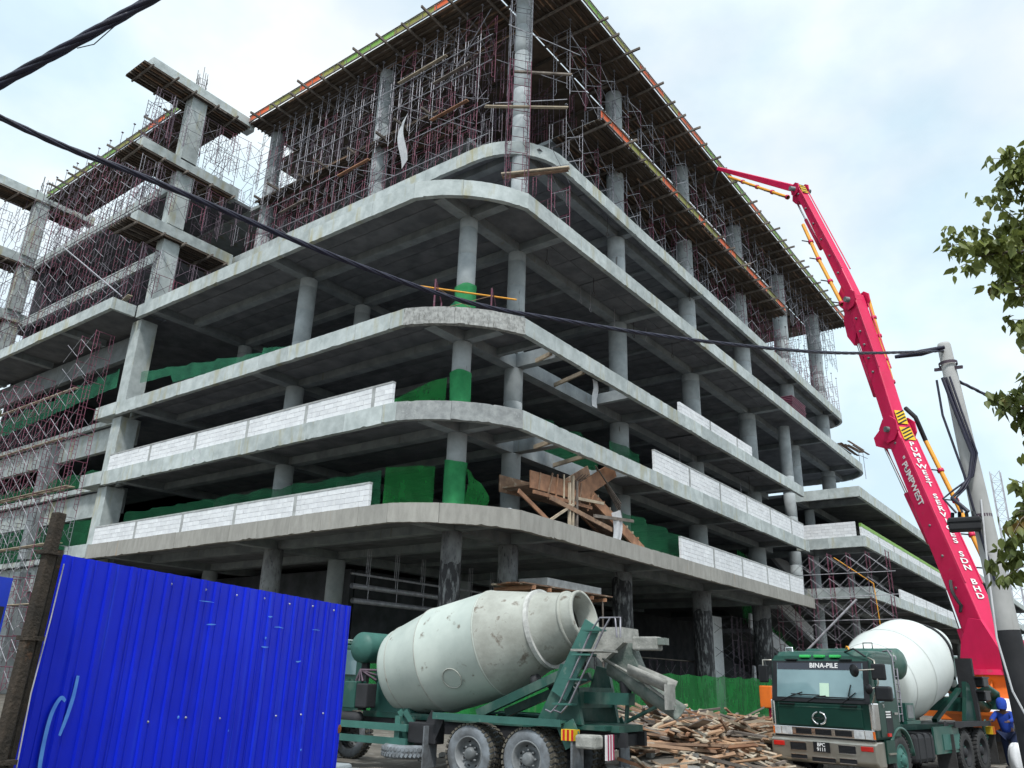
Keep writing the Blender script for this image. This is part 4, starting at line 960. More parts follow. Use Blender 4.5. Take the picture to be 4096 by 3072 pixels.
        O('platform', MB().b2((-2.7, .5, 2.36), (-2.05, 1.1, 2.40)), cm)
    if dusty:
        O('tray', MB().b2((-2.15, 1.0, .78), (-1.75, 1.3, 1.0)), 'caked_metal', bevel=.04)
        for k in range(6): O('ribbon', MB().b2((-2.55-k*.0, .70+k*.05, .6), (-2.52, .745+k*.05, 1.0)), 'ribbon' if k % 2 else 'ribbon_red')
        O('badge', MB().lathe([(.0, .05), (.012, .05), (.012, .035), (0, .035)], (-1.98, .78, 1.78), (0, 1, 0), 16), 'white_paint')
    for o in t.children:
        nm = o.name.split('.')[0]
        if nm in ('rear_pedestal', 'pedestal_strut', 'pedestal_cross', 'rear_beam', 'rear_deck', 'hopper', 'hopper_throat', 'chute', 'chute_rim', 'chute_extension', 'chute_plate', 'chute_prop', 'chute_swivel', 'folded_chute', 'folded_chute_lip', 'platform', 'badge'): o.location.x += .5
        elif nm in ('ladder_plate', 'ladder_rail', 'ladder_step', 'ribbon', 'rear_bumper'): o.location.x += .35
    # cab
    cx = cabx
    cab = place('cab', None, t, (cx, 0, 0))
    gb = g2
    prof = [(4.72, .92), (6.08, .92), (6.13, 1.60), (6.0, 2.42), (5.86, 2.53), (5.6, 2.575), (4.85, 2.575), (4.72, 2.5)]
    O('cab_body', MB().prism(prof, 2.16, Matrix.Translation((0, 1.08, 0)) @ XZ), gb, cab, bevel=.05)
    O('roof_cap', MB().prism([(4.74, 2.55), (5.9, 2.50), (5.8, 2.60), (5.4, 2.64), (4.8, 2.63)], 2.0, Matrix.Translation((0, 1.0, 0)) @ XZ), g1, cab, bevel=.03)
    if dusty:
        for k in range(9): O('rear_rib', MB().b2((4.68, -.95+k*.22, 1.2), (4.715, -.87+k*.22, 1.75)), g1, cab)
        O('rear_window', MB().b2((4.70, -.8, 1.85), (4.712, .8, 2.4)), 'glass', cab); O('rear_window', MB().b2((4.8, 1.081, 1.8), (5.8, 1.09, 2.4)), 'glass', cab)
        for k in range(12): O('roof_rib', MB().b2((4.75, -.98+k*.17, 2.62), (5.7, -.92+k*.17, 2.655)), 'galv_roof', cab)
        return t
    def ff(y0, y1, z0, z1, d, th=.02):     # a plate on the raked front face
        x0 = 6.08+(z0-.92)/.68*.05 if z0 <= 1.6 else 6.13-(z0-1.6)/.82*.13
        x1 = 6.08+(z1-.92)/.68*.05 if z1 <= 1.6 else 6.13-(z1-1.6)/.82*.13
        mb = MB(); i = 0
        mb.v = [(x0+d, y0, z0), (x0+d, y1, z0), (x1+d, y1, z1), (x1+d, y0, z1), (x0+d+th, y0, z0), (x0+d+th, y1, z0), (x1+d+th, y1, z1), (x1+d+th, y0, z1)]
        for q in ((0, 3, 2, 1), (4, 5, 6, 7), (0, 1, 5, 4), (1, 2, 6, 5), (2, 3, 7, 6), (3, 0, 4, 7)): mb.f.append(q); mb.sm.append(False)
        return mb
    ws = O('windscreen_frame', ff(-1.04, 1.04, 1.63, 2.41, -.005, .012), 'black', t)
    O('windscreen', ff(-.93, .93, 1.675, 2.37, .010, .008), 'glass', ws)
    sv = O('sun_strip', ff(-.92, .92, 2.235, 2.37, .020, .004), 'glass_tint', ws)
    mtx = frame((6.105-.09+.034, .12, 2.315), (0, 1, 0), (-.155, 0, .98)); text('lettering', 'BINA-PILE', .135, 'white_paint', ws, mtx, bold=.004, sx=1.05)
    O('paper', ff(.02, .22, 1.69, 1.97, .022, .003), 'paper', ws)
    fp = O('front_panel', ff(-.93, .86, 1.13, 1.565, .005, .03), gb, t, bevel=.02)
    O('panel_trim', ff(-.93, .9, 1.49, 1.505, .036, .006), g1, fp)
    for y in (-.7, .62): O('grab_handle', ff(y-.17, y+.17, 1.535, 1.555, .04, .03), 'black', fp)
    em = place('emblem', None, t, (6.16, -.02, 1.285))
    for a0, a1 in ((100, 260), (280, 440)):
        O('emblem_ring', MB().tube([(.02, .14*math.cos(R(a0+(a1-a0)*k/16)), .115*math.sin(R(a0+(a1-a0)*k/16))) for k in range(17)], .019, 6), 'chrome', em)
    O('emblem_bar', MB().b2((0.01, -.13, -.022), (.035, .13, .022)), 'chrome', em)
    for s in (1, -1): O('corner_panel', MB().b2((5.85, s*1.0, 1.1), (6.135, s*1.10, 1.62)), 'chrome', cab, bevel=.03)
    gr = O('grille_panel', ff(-1.06, 1.06, .93, 1.105, .0, .05), 'chrome', t, bevel=.01)
    for y in (-.40, 0.02, .44):
        v = O('grille_vent', ff(y-.17, y+.17, .965, 1.075, .045, .010), 'black', gr)
        for k in range(4): O('slat', ff(y-.165, y+.165, .978+k*.024, .985+k*.024, .053, .008), 'black_matte', gr)
    for s in (1, -1):
        O('headlight', ff(min(s*.66, s*1.03), max(s*.66, s*1.03), .945, 1.085, .045, .022), 'lamp_glass', gr); O('indicator', ff(min(s*1.035, s*1.07), max(s*1.035, s*1.07), .945, 1.085, .03, .03), 'pump_orange', gr)
        O('lamp_divider', ff(min(s*.87, s*.885), max(s*.87, s*.885), .945, 1.085, .064, .006), 'chrome', gr)
    bu = O('bumper', MB().prism([(5.75, .42), (6.12, .42), (6.22, .5), (6.23, .86), (6.12, .90), (5.75, .90)], 2.2, Matrix.Translation((0, 1.10, 0)) @ XZ), 'chrome_dull', t, bevel=.03)
    O('bumper_shadow_gap', MB().b2((6.05, -1.05, .902), (6.12, 1.05, .928)), 'black', bu)
    for y in (-.92, .92): O('fog_lamp', MB().b2((6.215, y-.12, .72), (6.245, y+.12, .81)), 'lamp_red', bu, bevel=.008)
    for (y, w, z0, z1) in ((-.5, .17, .66, .80), (.52, .17, .66, .80), (-.5, .17, .50, .57), (.02, .24, .47, .545), (.52, .17, .48, .56)):
        v = O('bumper_vent', MB().b2((6.215, y-w, z0), (6.236, y+w, z1)), 'black', bu)
        for (a, b, c, d) in ((-w, w, z0-.012, z0), (-w, w, z1, z1+.012)): O('vent_trim', MB().b2((6.22, y+a, c), (6.245, y+b, d)), 'chrome', bu)
        if z0 > .6:
            for k in range(5): O('slat', MB().b2((6.236, y-w+.01, z0+.012+k*.025), (6.242, y+w-.01, z0+.02+k*.025)), 'black_matte', bu)
    pl = O('number_plate', MB().b2((6.225, -.17, .645), (6.25, .17, .835)), 'black', t)
    for s_, z in (('BPC', .783), ('9111', .695)): text('plate_lettering', s_, .095, 'white_paint', pl, frame((6.255, 0, z), (0, 1, 0), (0, 0, 1)), bold=.003)
    for y in (-.32, 0.0, .34): O('roof_lamp', MB().b2((5.86, y-.11, 2.475), (5.99, y+.11, 2.535)), 'lamp_green', cab, bevel=.015)
    for y in (-.6, .58): O('visor_bracket', MB().b2((5.98, y-.13, 2.425), (6.06, y+.13, 2.45)), 'black', cab)
    for (y0, y1, z1) in ((-.85, -.35, 1.78), (-.25, .15, 1.72), (.5, .78, 1.80), ):
        O('wiper', MB().tube([(6.17, y0, 1.60), (6.165, (y0+y1)/2, 1.70), (6.15, y1, z1)], .012, 5), 'black', cab)
    for (y0, y1, z) in ((-.6, 0.02, 1.74), (0.0, .95, 1.70)): O('wiper_blade', MB().tube([(6.155, y0, z), (6.155, y1, z-.01)], .012, 5), 'black', cab)
    O('wiper_blade', MB().tube([(6.155, .62, 1.72), (6.11, .68, 1.95)], .012, 5), 'black', cab)
    O('cowl', ff(-1.04, 1.04, 1.59, 1.64, .02, .02), 'black', cab)
    # door side (left) and right
    for s in (1, -1):
        dz = place('door', None, t, (0, s*1.085, 0))
        O('door_skin', MB().b2((4.86, -.012, .98), (5.86, .012, 2.46)), gb, dz, bevel=.01)
        O('side_window', MB().prism([(4.95, 1.72), (5.8, 1.62), (5.8, 2.30), (5.7, 2.38), (4.95, 2.38)], .012, Matrix.Translation((0, .022 if s > 0 else -.012, 0)) @ XZ), 'glass', dz)
        O('door_handle', MB().b2((4.95, s*.012, 1.40), (5.15, s*.05, 1.44)), 'chrome', dz); O('door_panel', MB().b2((5.2, s*.012, 1.05), (5.55, s*.016, 1.46)), 'black_matte', dz)
        O('side_lamp', MB().b2((5.42, s*.012, .99), (5.56, s*.045, 1.05)), 'lamp_red', dz)
        if s > 0:
            text('door_lettering', 'FS', .09, 'chrome', dz, frame((5.62, .022, 1.56), (-1, 0, 0), (0, 0, 1)))
            for k in range(3): O('door_print', MB().b2((5.28, .012, 1.34+k*.05), (5.54, .018, 1.365+k*.05)), 'white_paint', dz)
        O('step', MB().b2((5.3, s*.0-.02, .5), (5.75, s*.02+.02, .92)), gb, dz); O('step_tread', MB().b2((5.35, s*.03-.02, .66), (5.7, s*.05+.02, .69)), 'chrome_dull', dz)
    arch = []
    for s in (1, -1):
        O('wheel_arch', MB().lathe([(-.16, .58), (-.16, .66), (.16, .66), (.16, .58)], (4.86, s*.98, .52), (0, s, 0), 20, a0=0 if s > 0 else 0, a1=math.pi) if False else MB().grid(lambda u, v: (4.86+.64*math.cos(R(175-u*170)), s*(.82+v*.30), .54+.62*math.sin(R(175-u*170))), 16, 2), g1, cab).modifiers.new('thick', 'SOLIDIFY').thickness = .05
    # mirrors
    ml = place('mirror_arm', None, t, (6.1, 1.2, 2.0))
    O('arm', MB().tube([(-.1, -.15, .48), (.12, .05, .42), (.16, .1, 0), (.05, -.1, -.38)], .018, 6), 'chrome_dull', ml)
    O('mirror', MB().b2((.10, -.02, .05), (.17, .26, .36)), 'black', ml, bevel=.03); O('mirror', MB().b2((.08, .02, -.34), (.22, .34, -.06)), 'black', ml, bevel=.04)
    for (x, y, z, r_) in ((.28, -.3, .22, .125), (.22, -.08, -.12, .1)):
        O('round_mirror', MB().lathe([(-.05, 0), (-.04, r_*.7), (0, r_), (.015, r_), (.015, 0)], (x, y, z), (.85, -.45, -.1), 20), 'black', ml); O('arm', MB().tube([(x, y, z), (.16, .05, z+.03)], .014, 5), 'chrome_dull', ml)
    mr = place('mirror_arm', None, t, (6.1, -1.2, 2.0)); O('mirror', MB().b2((.0, -.12, -.05), (.07, .1, .32)), 'black', mr, bevel=.03); O('arm', MB().tube([(-.05, .15, .42), (.05, 0, .42), (.05, 0, .2)], .018, 6), 'chrome_dull', mr)
    # ladder behind cab, radiator box
    for dx in (0, -.2): O('cab_ladder', MB().tube([(4.62+dx, 1.02, 1.25), (4.66+dx, 1.05, 2.55), (4.6+dx, .95, 2.68), (4.5+dx, .8, 2.66)], .02, 6), 'pipe_steel')
    for k in range(8): O('cab_ladder_rung', MB().tube([(4.62, 1.03, 1.4+k*.15), (4.42, 1.03, 1.4+k*.15)], .014, 5), 'pipe_steel')
    rb = O('radiator_box', MB().b2((3.75, .75, 1.28), (4.25, 1.05, 1.62)), g1); O('radiator_mesh', MB().b2((3.82, 1.051, 1.32), (4.18, 1.057, 1.58)), 'rim_grey', rb)
    O('tank_shelf', MB().b2((3.6, .5, 1.2), (4.4, 1.1, 1.27)), g1)
    O('tank_handle', MB().tube([(4.25, .5, 2.72), (4.25, .5, 2.86), (4.25, .3, 2.86), (4.25, .3, 2.72)], .014, 5), 'black')
    O('cab_hose', MB().tube([(4.9, .25, 2.6), (4.85, .2, 2.74), (4.7, .1, 2.76), (4.5, 0, 2.72)], .02, 6), 'pipe_yellow')
    O('antenna', MB().tube([(5.8, .5, 2.6), (5.95, .75, 2.66), (6.0, 1.0, 2.5)], .02, 5), 'black', cab)
    O('roof_rail', MB().tube([(5.6, -.9, 2.6), (5.6, -.9, 2.7), (5.6, -.75, 2.7), (5.6, -.75, 2.6)], .018, 6), 'chrome', cab)
    O('drum_marking', MB().grid(lambda u, v: (fo+ax*(.5+u*.02)+Vector((0, math.cos(.9+v*.01), math.sin(.9)))*.97), 1, 1), drum_m2, dr)
    return t
mixer('green mixer truck seen from the rear with a dirty mint white drum and lowered chute', (-9.5, -10.13, 0), R(93.5), .75, 'truck_green', 'truck_green', 'drum_dirty', 'drum_caked', True, False)
mixer('dark green mixer truck facing forward with chrome bumper and clean white drum', (.988, -15.205, 0), R(172.69), 0, 'truck_green', 'truck_green_dark', 'drum_clean', 'drum_clean', False, True)

# ---------------------------------------------------------------- concrete pump truck
PB = Vector((9.39, -15.99, 0))
t = thing('concrete_pump_truck', 'orange concrete pump truck with a long folding red boom', 'pump truck', PB)
def O(n, mb, m, p=None, bevel=0): return obj(n, mb, m, p or t, bevel=bevel)
O('chassis', MB().b2((-4.6, -.5, .6), (5.2, .5, 1.1)), 'black_matte'); O('body_deck', MB().b2((-4.4, -1.15, 1.1), (2.0, 1.15, 1.35)), 'pump_orange', bevel=.03)
for x in (-3.4, -2.1, 1.6, 3.6):
    for s in (1, -1): wheel(t, (x, s*.95, .52), s, x > 1, False)
O('pump_cab', MB().prism([(3.0, .9), (5.2, .9), (5.2, 1.8), (5.0, 2.7), (3.0, 2.7)], 2.3, Matrix.Translation((0, 1.15, 0)) @ XZ), 'white_paint', bevel=.05)
O('cab_window', MB().b2((3.4, -1.17, 1.75), (4.9, -1.152, 2.5)), 'glass')
O('pedestal', MB().lathe([(1.35, 1.05), (1.5, .95), (2.2, .75), (2.35, .85), (2.45, .85)], (0, 0, 0), (0, 0, 1), 28), 'pump_orange')
for k in range(6): O('pedestal_rib', MB().bar((.7*math.cos(k), .7*math.sin(k), 2.2), (1.15*math.cos(k), 1.15*math.sin(k), 1.36), .05, .3), 'pump_orange')
O('side_panel', MB().b2((-2.2, -1.17, 1.36), (-1.0, -1.0, 2.0)), 'pump_orange', bevel=.02); O('side_panel', MB().b2((-.9, -1.17, 1.36), (-.4, -.9, 1.9)), 'rim_grey', bevel=.03); O('side_panel', MB().b2((.6, -1.15, 1.36), (1.9, -.6, 2.2)), 'pump_orange', bevel=.03)
for k in range(3): O('hydraulic_line', MB().tube([(-2.4+k*.3, -1.2, 1.4), (-1.8+k*.3, -1.25, 1.9), (-.8+k*.2, -1.0, 2.2)], .05, 8), 'pump_orange')
O('hopper', MB().lathe([(.9, .35), (1.3, .95), (1.38, 1.0), (1.38, .93), (1.0, .3)], (-5.0, 0, 0), (0, 0, 1), 4, False, a0=0), 'pump_orange')
O('slew_ring', MB().lathe([(2.45, .95), (2.45, 1.02), (2.62, 1.02), (2.62, .6)], (0, 0, 0), (0, 0, 1), 32, False), 'boom_red')
hd = Vector((.64381, .76519, 0)); ns = Vector((-.76519, .64381, 0))       # boom plane direction, left side normal
def bp(p): return Vector(p)-PB
K = [Vector((9.39, -15.99, 2.95)), Vector((11.38, -13.63, 11.93)), Vector((12.34, -12.49, 18.55)), Vector((14.43, -10.0, 26.57)), Vector((19.68, -3.76, 33.42))]
def hz(p): return (p-K[0]).dot(hd)
PT = [(hz(p), p.z) for p in K]
def plate2(poly, w, n, m='boom_red', off=0.0, par=None):     # polygon in boom plane (s,z)
    T = Matrix((( hd.x, 0, ns.x, K[0].x-PB.x), (hd.y, 0, ns.y, K[0].y-PB.y), (0, 1, 0, 0), (0, 0, 0, 1)))
    return obj(n, MB().prism(poly, w, T @ Matrix.Translation((0, 0, off-w/2))), m, par or t)
def seg(a, b, d0, d1, w, n, kink=None, m='boom_red'):
    a = Vector(a); b = Vector(b); d = (b-a).normalized(); q = Vector((-d.y, d.x))
    pts = [a-q*d0/2-d*.15, a+q*d0/2-d*.15]
    pts = [a+q*d0/2-d*.2, a-q*d0/2-d*.2]
    if kink: f_, w_ = kink; c = a+(b-a)*f_; pts += [c-q*w_/2]; 
    pts += [b-q*d1/2+d*.2, b+q*d1/2+d*.2]
    if kink: pts += [c+q*w_/2]
    o = plate2([(p.x, p.y) for p in pts], w, n, m); bv = o.modifiers.new('bevel', 'BEVEL'); bv.width = .04; bv.segments = 2; return o
b1 = seg(PT[0], PT[1], 1.0, .72, .76, 'boom_section', (.25, .95))
b2_ = seg(PT[1], PT[2], .64, .50, .56, 'boom_section', (.4, .70))
b3 = seg(PT[2], PT[3], .48, .36, .40, 'boom_section', (.2, .55))
b4 = seg(PT[3], PT[4], .34, .24, .28, 'boom_section', (.1, .38))
def at_(i, f_, off): a = Vector(PT[i]); b = Vector(PT[i+1]); d = (b-a).normalized(); q = Vector((-d.y, d.x)); c = a+(b-a)*f_+q*off; return c
def w3(c, side=0.0): return Vector((K[0].x+hd.x*c.x+ns.x*side, K[0].y+hd.y*c.x+ns.y*side, c.y))-PB
plate2([(-.95, 2.6), (1.0, 2.6), (.75, 3.5), (.25, 4.3), (-.3, 4.2), (-.85, 3.3)], .12, 'turret_cheek', off=.55); plate2([(-.95, 2.6), (1.0, 2.6), (.75, 3.5), (.25, 4.3), (-.3, 4.2), (-.85, 3.3)], .12, 'turret_cheek', off=-.55)
plate2([(-.9, 2.6), (.9, 2.6), (.6, 3.2), (-.6, 3.2)], 1.0, 'turret_block')
# hinge plates and levers
for i, sz in ((1, .95), (2, .8), (3, .6)):
    c = Vector(PT[i])
    for s in (1, -1): plate2([(c.x+sz*.6*math.cos(a*.785+.3), c.y+sz*.6*math.sin(a*.785+.3)) for a in range(8)], .06, 'hinge_plate', off=s*(.5-.07*i))
    O('hinge_pin', MB().tube([w3(c, -.6), w3(c, .6)], .12, 12, True), 'rim_grey')
def quadp(i, pts, w, n): plate2([tuple(at_(i, f_, o_)) for f_, o_ in pts], w, n)
quadp(0, [(.93, -.3), (.955, -.75), (1.0, -1.2), (1.04, -1.15), (1.05, -.6), (1.03, 0), (.98, .1)], .5, 'lever')
quadp(1, [(.80, -.2), (.70, -.72), (.80, -.98), (.93, -.9), (1.02, -.45), (1.03, 0), (.95, .1)], .42, 'lever')
O('link_rod', MB().tube([w3(at_(1, .82, -.85)), w3(at_(2, .06, -.75))], .09, 8), 'boom_red')
quadp(2, [(-.03, -.1), (-.02, -.6), (.06, -.85), (.12, -.6), (.14, -.2)], .4, 'lever')
def cyl(p, q, r, f_=.55):
    p = Vector(p); q = Vector(q); m_ = p+(q-p)*f_
    O('hydraulic_cylinder', MB().tube([p, m_], r, 12, True), 'boom_red'); O('piston_rod', MB().tube([m_, q], r*.55, 10), 'chrome')
cyl(w3(at_(0, .50, -.72)), w3(at_(1, .02, -1.05)), .12, .45)
cyl(w3(at_(1, .30, -.6)), w3(at_(1, .86, -.75)), .12, .6)
cyl(w3(at_(2, .50, -.5)), w3(at_(2, .97, -.55)), .085, .6)
cyl(w3(at_(0, 0, -1.0)), w3(at_(0, .3, -.8)), .16, .5)
quadp(2, [(.92, -.15), (.93, -.5), (.98, -.62), (1.02, -.4), (1.03, 0)], .34, 'lever')
# hazard bands
for (i, f_, w_, d_) in ((0, .955, .54, .74), (1, .06, .46, .74), (2, .97, .32, .44), (3, .02, .24, .44)):
    c = at_(i, f_, d_/2+.0); dd = (Vector(PT[i+1])-Vector(PT[i])).normalized(); q = Vector((-dd.y, dd.x))
    z3 = (hd*q.x+Vector((0, 0, q.y))); x3 = -ns; y3 = hd*dd.x+Vector((0, 0, dd.y))
    hb = place('hazard_band', MB().box((0, 0, 0), (w_, .62, .012)).mesh('hazard_band', 'hazard_yellow'), t); hb.matrix_local = frame(w3(c)+z3*.03, x3, y3)
    for k in range(4): place('hazard_stripe', MB().box((0, -.22+k*.15, .009), (w_*1.0, .06, .008), Matrix.Rotation(.5, 3, 'Z')).mesh('hazard_stripe', 'black'), hb)
# lettering on section 1
dd = (Vector(PT[1])-Vector(PT[0])).normalized(); q = Vector((-dd.y, dd.x)); up3 = hd*dd.x+Vector((0, 0, dd.y)); out3 = hd*q.x+Vector((0, 0, q.y))
s_ = 'PUMPWEST SERVICES SDN BHD'
for k, ch in enumerate(s_):
    if ch == ' ': continue
    f_ = .90-k*.0285; c = at_(0, f_, 0); dep = .72+.23*(1-f_)/.75
    text('lettering', ch, .29, 'white_paint', t, frame(w3(c)+out3*(dep/2+.025), -ns, up3), sx=1.5)
text('lettering', '" PUMPWEST', .42, 'white_paint', t, frame(w3(at_(0, .70, -.05))+ns*.445, -up3, -out3), bold=.008) if False else text('lettering', '" PUMPWEST', .38, 'white_paint', t, frame(w3(at_(0, .74, .02))+ns*.39, -up3, out3), bold=.008)
for i_, f0_, f1_, w_, d0_, d1_ in ((0, .27, .93, .76, .95, .73), (1, .42, .95, .64, .80, .60), (2, .22, .95, .48, .64, .44)):
    for sd_ in (1, -1):
        O('boom_flange', MB().tube([w3(at_(i_, f0_, d0_/2+.01), sd_*w_*.46), w3(at_(i_, f1_, d1_/2+.01), sd_*w_*.46)], .03, 5), 'boom_red')
        for k in range(6): O('flange_bolt', MB().lathe([(-.03, .05), (.03, .05), (.03, 0)], w3(at_(i_, f0_+(f1_-f0_)*k/5, 0), sd_*w_*.5), ns*sd_, 8), 'rim_grey')
# delivery pipe
def dpipe(pts, clamps=True):
    O('delivery_pipe', MB().tube(pts, .085, 10), 'pipe_yellow')
    for k in range(len(pts)-1):
        a, b = Vector(pts[k]), Vector(pts[k+1])
        if (b-a).length > 2:
            for f_ in (.02, .5): O('pipe_clamp', MB().lathe([(-.08, .1), (-.06, .13), (.06, .13), (.08, .1)], a+(b-a)*f_, b-a, 10), 'boom_red'); O('pipe_bracket', MB().tube([a+(b-a)*f_, a+(b-a)*f_+ns*.5], .03, 5), 'black')
dpipe([w3(at_(0, .10, -.1), -1.35), w3(at_(0, .35, .1), -1.28), w3(at_(0, .65, .1), -1.2), w3(at_(0, .95, .1), -1.05)])
O('pipe_elbow', MB().tube([w3(at_(0, .95, .1), -1.05), w3(at_(0, 1.02, .35), -.8), w3(at_(1, .06, .5), -.6), w3(at_(1, .15, .2), -.55)], .09, 8), 'black_matte')
dpipe([w3(at_(1, .35, 0), -.5), w3(at_(1, .7, .1), -.5), w3(at_(1, 1.0, .2), -.5)])
dpipe([w3(at_(2, .02, -.45), .40), w3(at_(2, .4, -.55), .38), w3(at_(2, .72, -.5), .36)]); dpipe([w3(at_(3, .05, -.5), .26), w3(at_(3, .4, -.42), .26), w3(at_(3, .8, -.3), .22)])
O('end_hose', MB().tube([w3(at_(3, .96, 0)), w3(at_(3, 1.03, -.1)), w3(at_(3, 1.04, -.6)), w3(at_(3, 1.03, -1.2))], .09, 8), 'black')
for k in range(3):
    O('hydraulic_hose', MB().tube([w3(at_(0, .30-.01*j_, .0), .44+.12*math.sin(j_*.32)+.04*k) for j_ in range(11)]+[w3(at_(0, .18, -.1-.03*k), .5)], .03, 6), 'black')
# outrigger towards the building
og = place('outrigger', None, t, (0, 0, 0)); ft = Vector((15.68, -5.93, 0))-PB
O('outrigger_arm', MB().bar((2.0, 1.0, 1.2), ft+Vector((-.3, -.3, 1.35)), .3, .4), 'pump_orange', og)
O('outrigger_head', MB().box(ft+Vector((-.25, 0, 1.45)), (1.1, .55, .95)), 'pump_orange', og, bevel=.05); O('outrigger_leg', MB().tube([ft+Vector((0, 0, .15)), ft+Vector((0, 0, 1.3))], .17, 12, True), 'boom_red', og)
for k in range(3): O('leg_band', MB().lathe([(0, .172), (.08, .172)], ft+Vector((0, 0, .5+k*.16)), (.25, 0, 1), 12), 'hazard_yellow' if k % 2 == 0 else 'black', og)
O('outrigger_foot', MB().lathe([(0.01, .3), (.08, .3), (.15, .12)], ft, (0, 0, 1), 14), 'black_matte', og)

# ---------------------------------------------------------------- blue hoarding
A = Vector((-20.49, -13.51, .26)); Bf = Vector((-16.23, -12.16, .26)); dv = (Bf-A); LEN = dv.length; ang = math.atan2(dv.y, dv.x)
HT = 2.39
t = thing('blue_hoarding', 'bright blue corrugated metal hoarding with scratches and graffiti loop', 'fence', A, ang)
def sheet(x0, x1, m='hoarding_blue'):
    prof = []; x = x0; pitch = .232
    while x < x1-.01:
        prof += [(x, 0), (x+.075, -.0), (x+.085, -.018), (x+.125, -.018), (x+.135, 0), (x+.165, 0), (x+.170, -.006), (x+.180, -.006), (x+.185, 0)]; x += pitch
    prof = [p for p in prof if p[0] < x1-.003]+[(x1, 0)]
    mb = MB(); n = len(prof)
    for z in (0, 1.2, HT):
        for (a, b) in prof: mb.v.append((a, b-.012*math.sin(z*1.3)*math.sin(a*3), z+(0 if z < HT else -.0)))
    for r_ in range(2):
        for k in range(n-1): mb.f.append((r_*n+k, r_*n+k+1, (r_+1)*n+k+1, (r_+1)*n+k)); mb.sm.append(False)
    o = obj('metal_sheet', mb, m, t); o.modifiers.new('thick', 'SOLIDIFY').thickness = -.003
    return o
for k in range(5):
    o = sheet(k*LEN/5+.002, (k+1)*LEN/5-.002+.02*(k < 4)); o.location.y = -.002*(k % 2)
for z in (.25, 1.17, 2.24): obj('rail', MB().b2((0, .025, z-.03), (LEN, .075, z+.03)), 'rust_dark', t)
for k in range(4): obj('post', MB().b2((.15+k*1.4, .08, 0), (.22+k*1.4, .15, HT-.08)), 'rust_dark', t)
sm = MB().lathe([(0, .012), (.006, .011), (.008, .006), (.014, .006), (.014, 0)], (0, 0, 0), (0, -1, 0), 8).mesh('screw', 'screw')
for z in (1.17, 2.31):
    for k in range(9): place('screw', sm, t, (.35+k*.464+rr(-.01, .01), -.004, z+rr(-.015, .015)))
def ribbon(pts, w, m, n='graffiti_stroke', wz=None):
    mb = MB(); Q_ = [Vector(p) for p in pts]; P_ = []; wz = wz or (1,)*len(Q_); w2 = []
    for k in range(len(Q_)-1):
        p0, p1, p2, p3 = Q_[max(k-1, 0)], Q_[k], Q_[k+1], Q_[min(k+2, len(Q_)-1)]
        for j in range(5): u = j/5; P_.append(.5*((2*p1)+(p2-p0)*u+(2*p0-5*p1+4*p2-p3)*u*u+(3*p1-p0-3*p2+p3)*u**3)); w2.append(wz[k]+(wz[k+1]-wz[k])*u)
    P_.append(Q_[-1]); w2.append(wz[-1]); wz = w2
    for k, p in enumerate(P_):
        d = (P_[min(k+1, len(P_)-1)]-P_[max(k-1, 0)]).normalized(); q = Vector((-d.z, 0, d.x)); ww = w*(wz[k] if wz else 1)
        mb.v += [tuple(p+q*ww/2), tuple(p-q*ww/2)]
    for k in range(len(P_)-1): mb.f.append((2*k, 2*k+1, 2*k+3, 2*k+2)); mb.sm.append(False)
    return obj(n, mb, m, t)
ribbon([(.42, -.032, 1.52), (.415, -.032, 1.37), (.39, -.032, 1.22), (.36, -.032, 1.10)], .035, 'graffiti', wz=(.8, 1, 1, .7))
ribbon([(.35, -.032, 1.34), (.30, -.032, 1.36), (.25, -.032, 1.26), (.235, -.032, 1.10), (.24, -.032, .92), (.265, -.032, .76), (.282, -.032, .6)], .035, 'graffiti', wz=(.6, .9, 1, 1, 1, .8, .4))
for k in range(9):
    x = rr(1.2, 4.0); z = random.choice((rr(1.6, 2.2), rr(.4, 2.0))); l_ = rr(.05, .22)
    ribbon([(x, -.030, z), (x+l_/2, -.030, z+rr(-.008, .008)), (x+l_, -.030, z+rr(-.01, .01))], rr(.008, .018), 'graffiti', 'scratch', (.4, 1, .3))
for (x, z) in ((1.62, 1.19), (2.0, .45), (2.35, 1.05), (3.1, .62), (2.75, 1.92), (3.65, .8)): obj('chip', MB().lathe([(0, .014), (.002, .010), (.002, 0)], (x, -.026, z), (0, -1, 0), 7), 'graffiti', t)
obj('rust_patch', MB().lathe([(0, .05), (.003, .04), (.003, 0)], (LEN-.04, -.024, .98), (0, -1, 0), 9), 'rust', t)
t2 = thing('rusty_post', 'dark rusty square post leaning at the end of the blue hoarding', 'post', (-20.62, -13.70, .26), R(14))
obj('post_shaft', MB().bar((-.05, 0, 0), (.015, 0, 2.66), .075, .08), 'rust_dark', t2, bevel=.01); obj('post_plate', MB().bar((.07, .03, 0), (.105, .03, 2.4), .05, .04), 'rust_dark', t2)
obj('back_post', MB().bar((-.12, .35, 0), (-.08, .35, 1.98), .12, .1), 'black_matte', t2)
obj('tie_wire', MB().tube([(.085, -.02, .3), (.10, -.03, .9), (.085, -.03, 1.4), (.12, -.02, 1.9), (.13, -.02, 2.3)], .006, 4), 'pipe_white', t2)
for z in (1.75, .95, 2.35): obj('clamp', MB().b2((-.055, -.06, z), (.075, .065, z+.03)), 'rust_dark', t2)
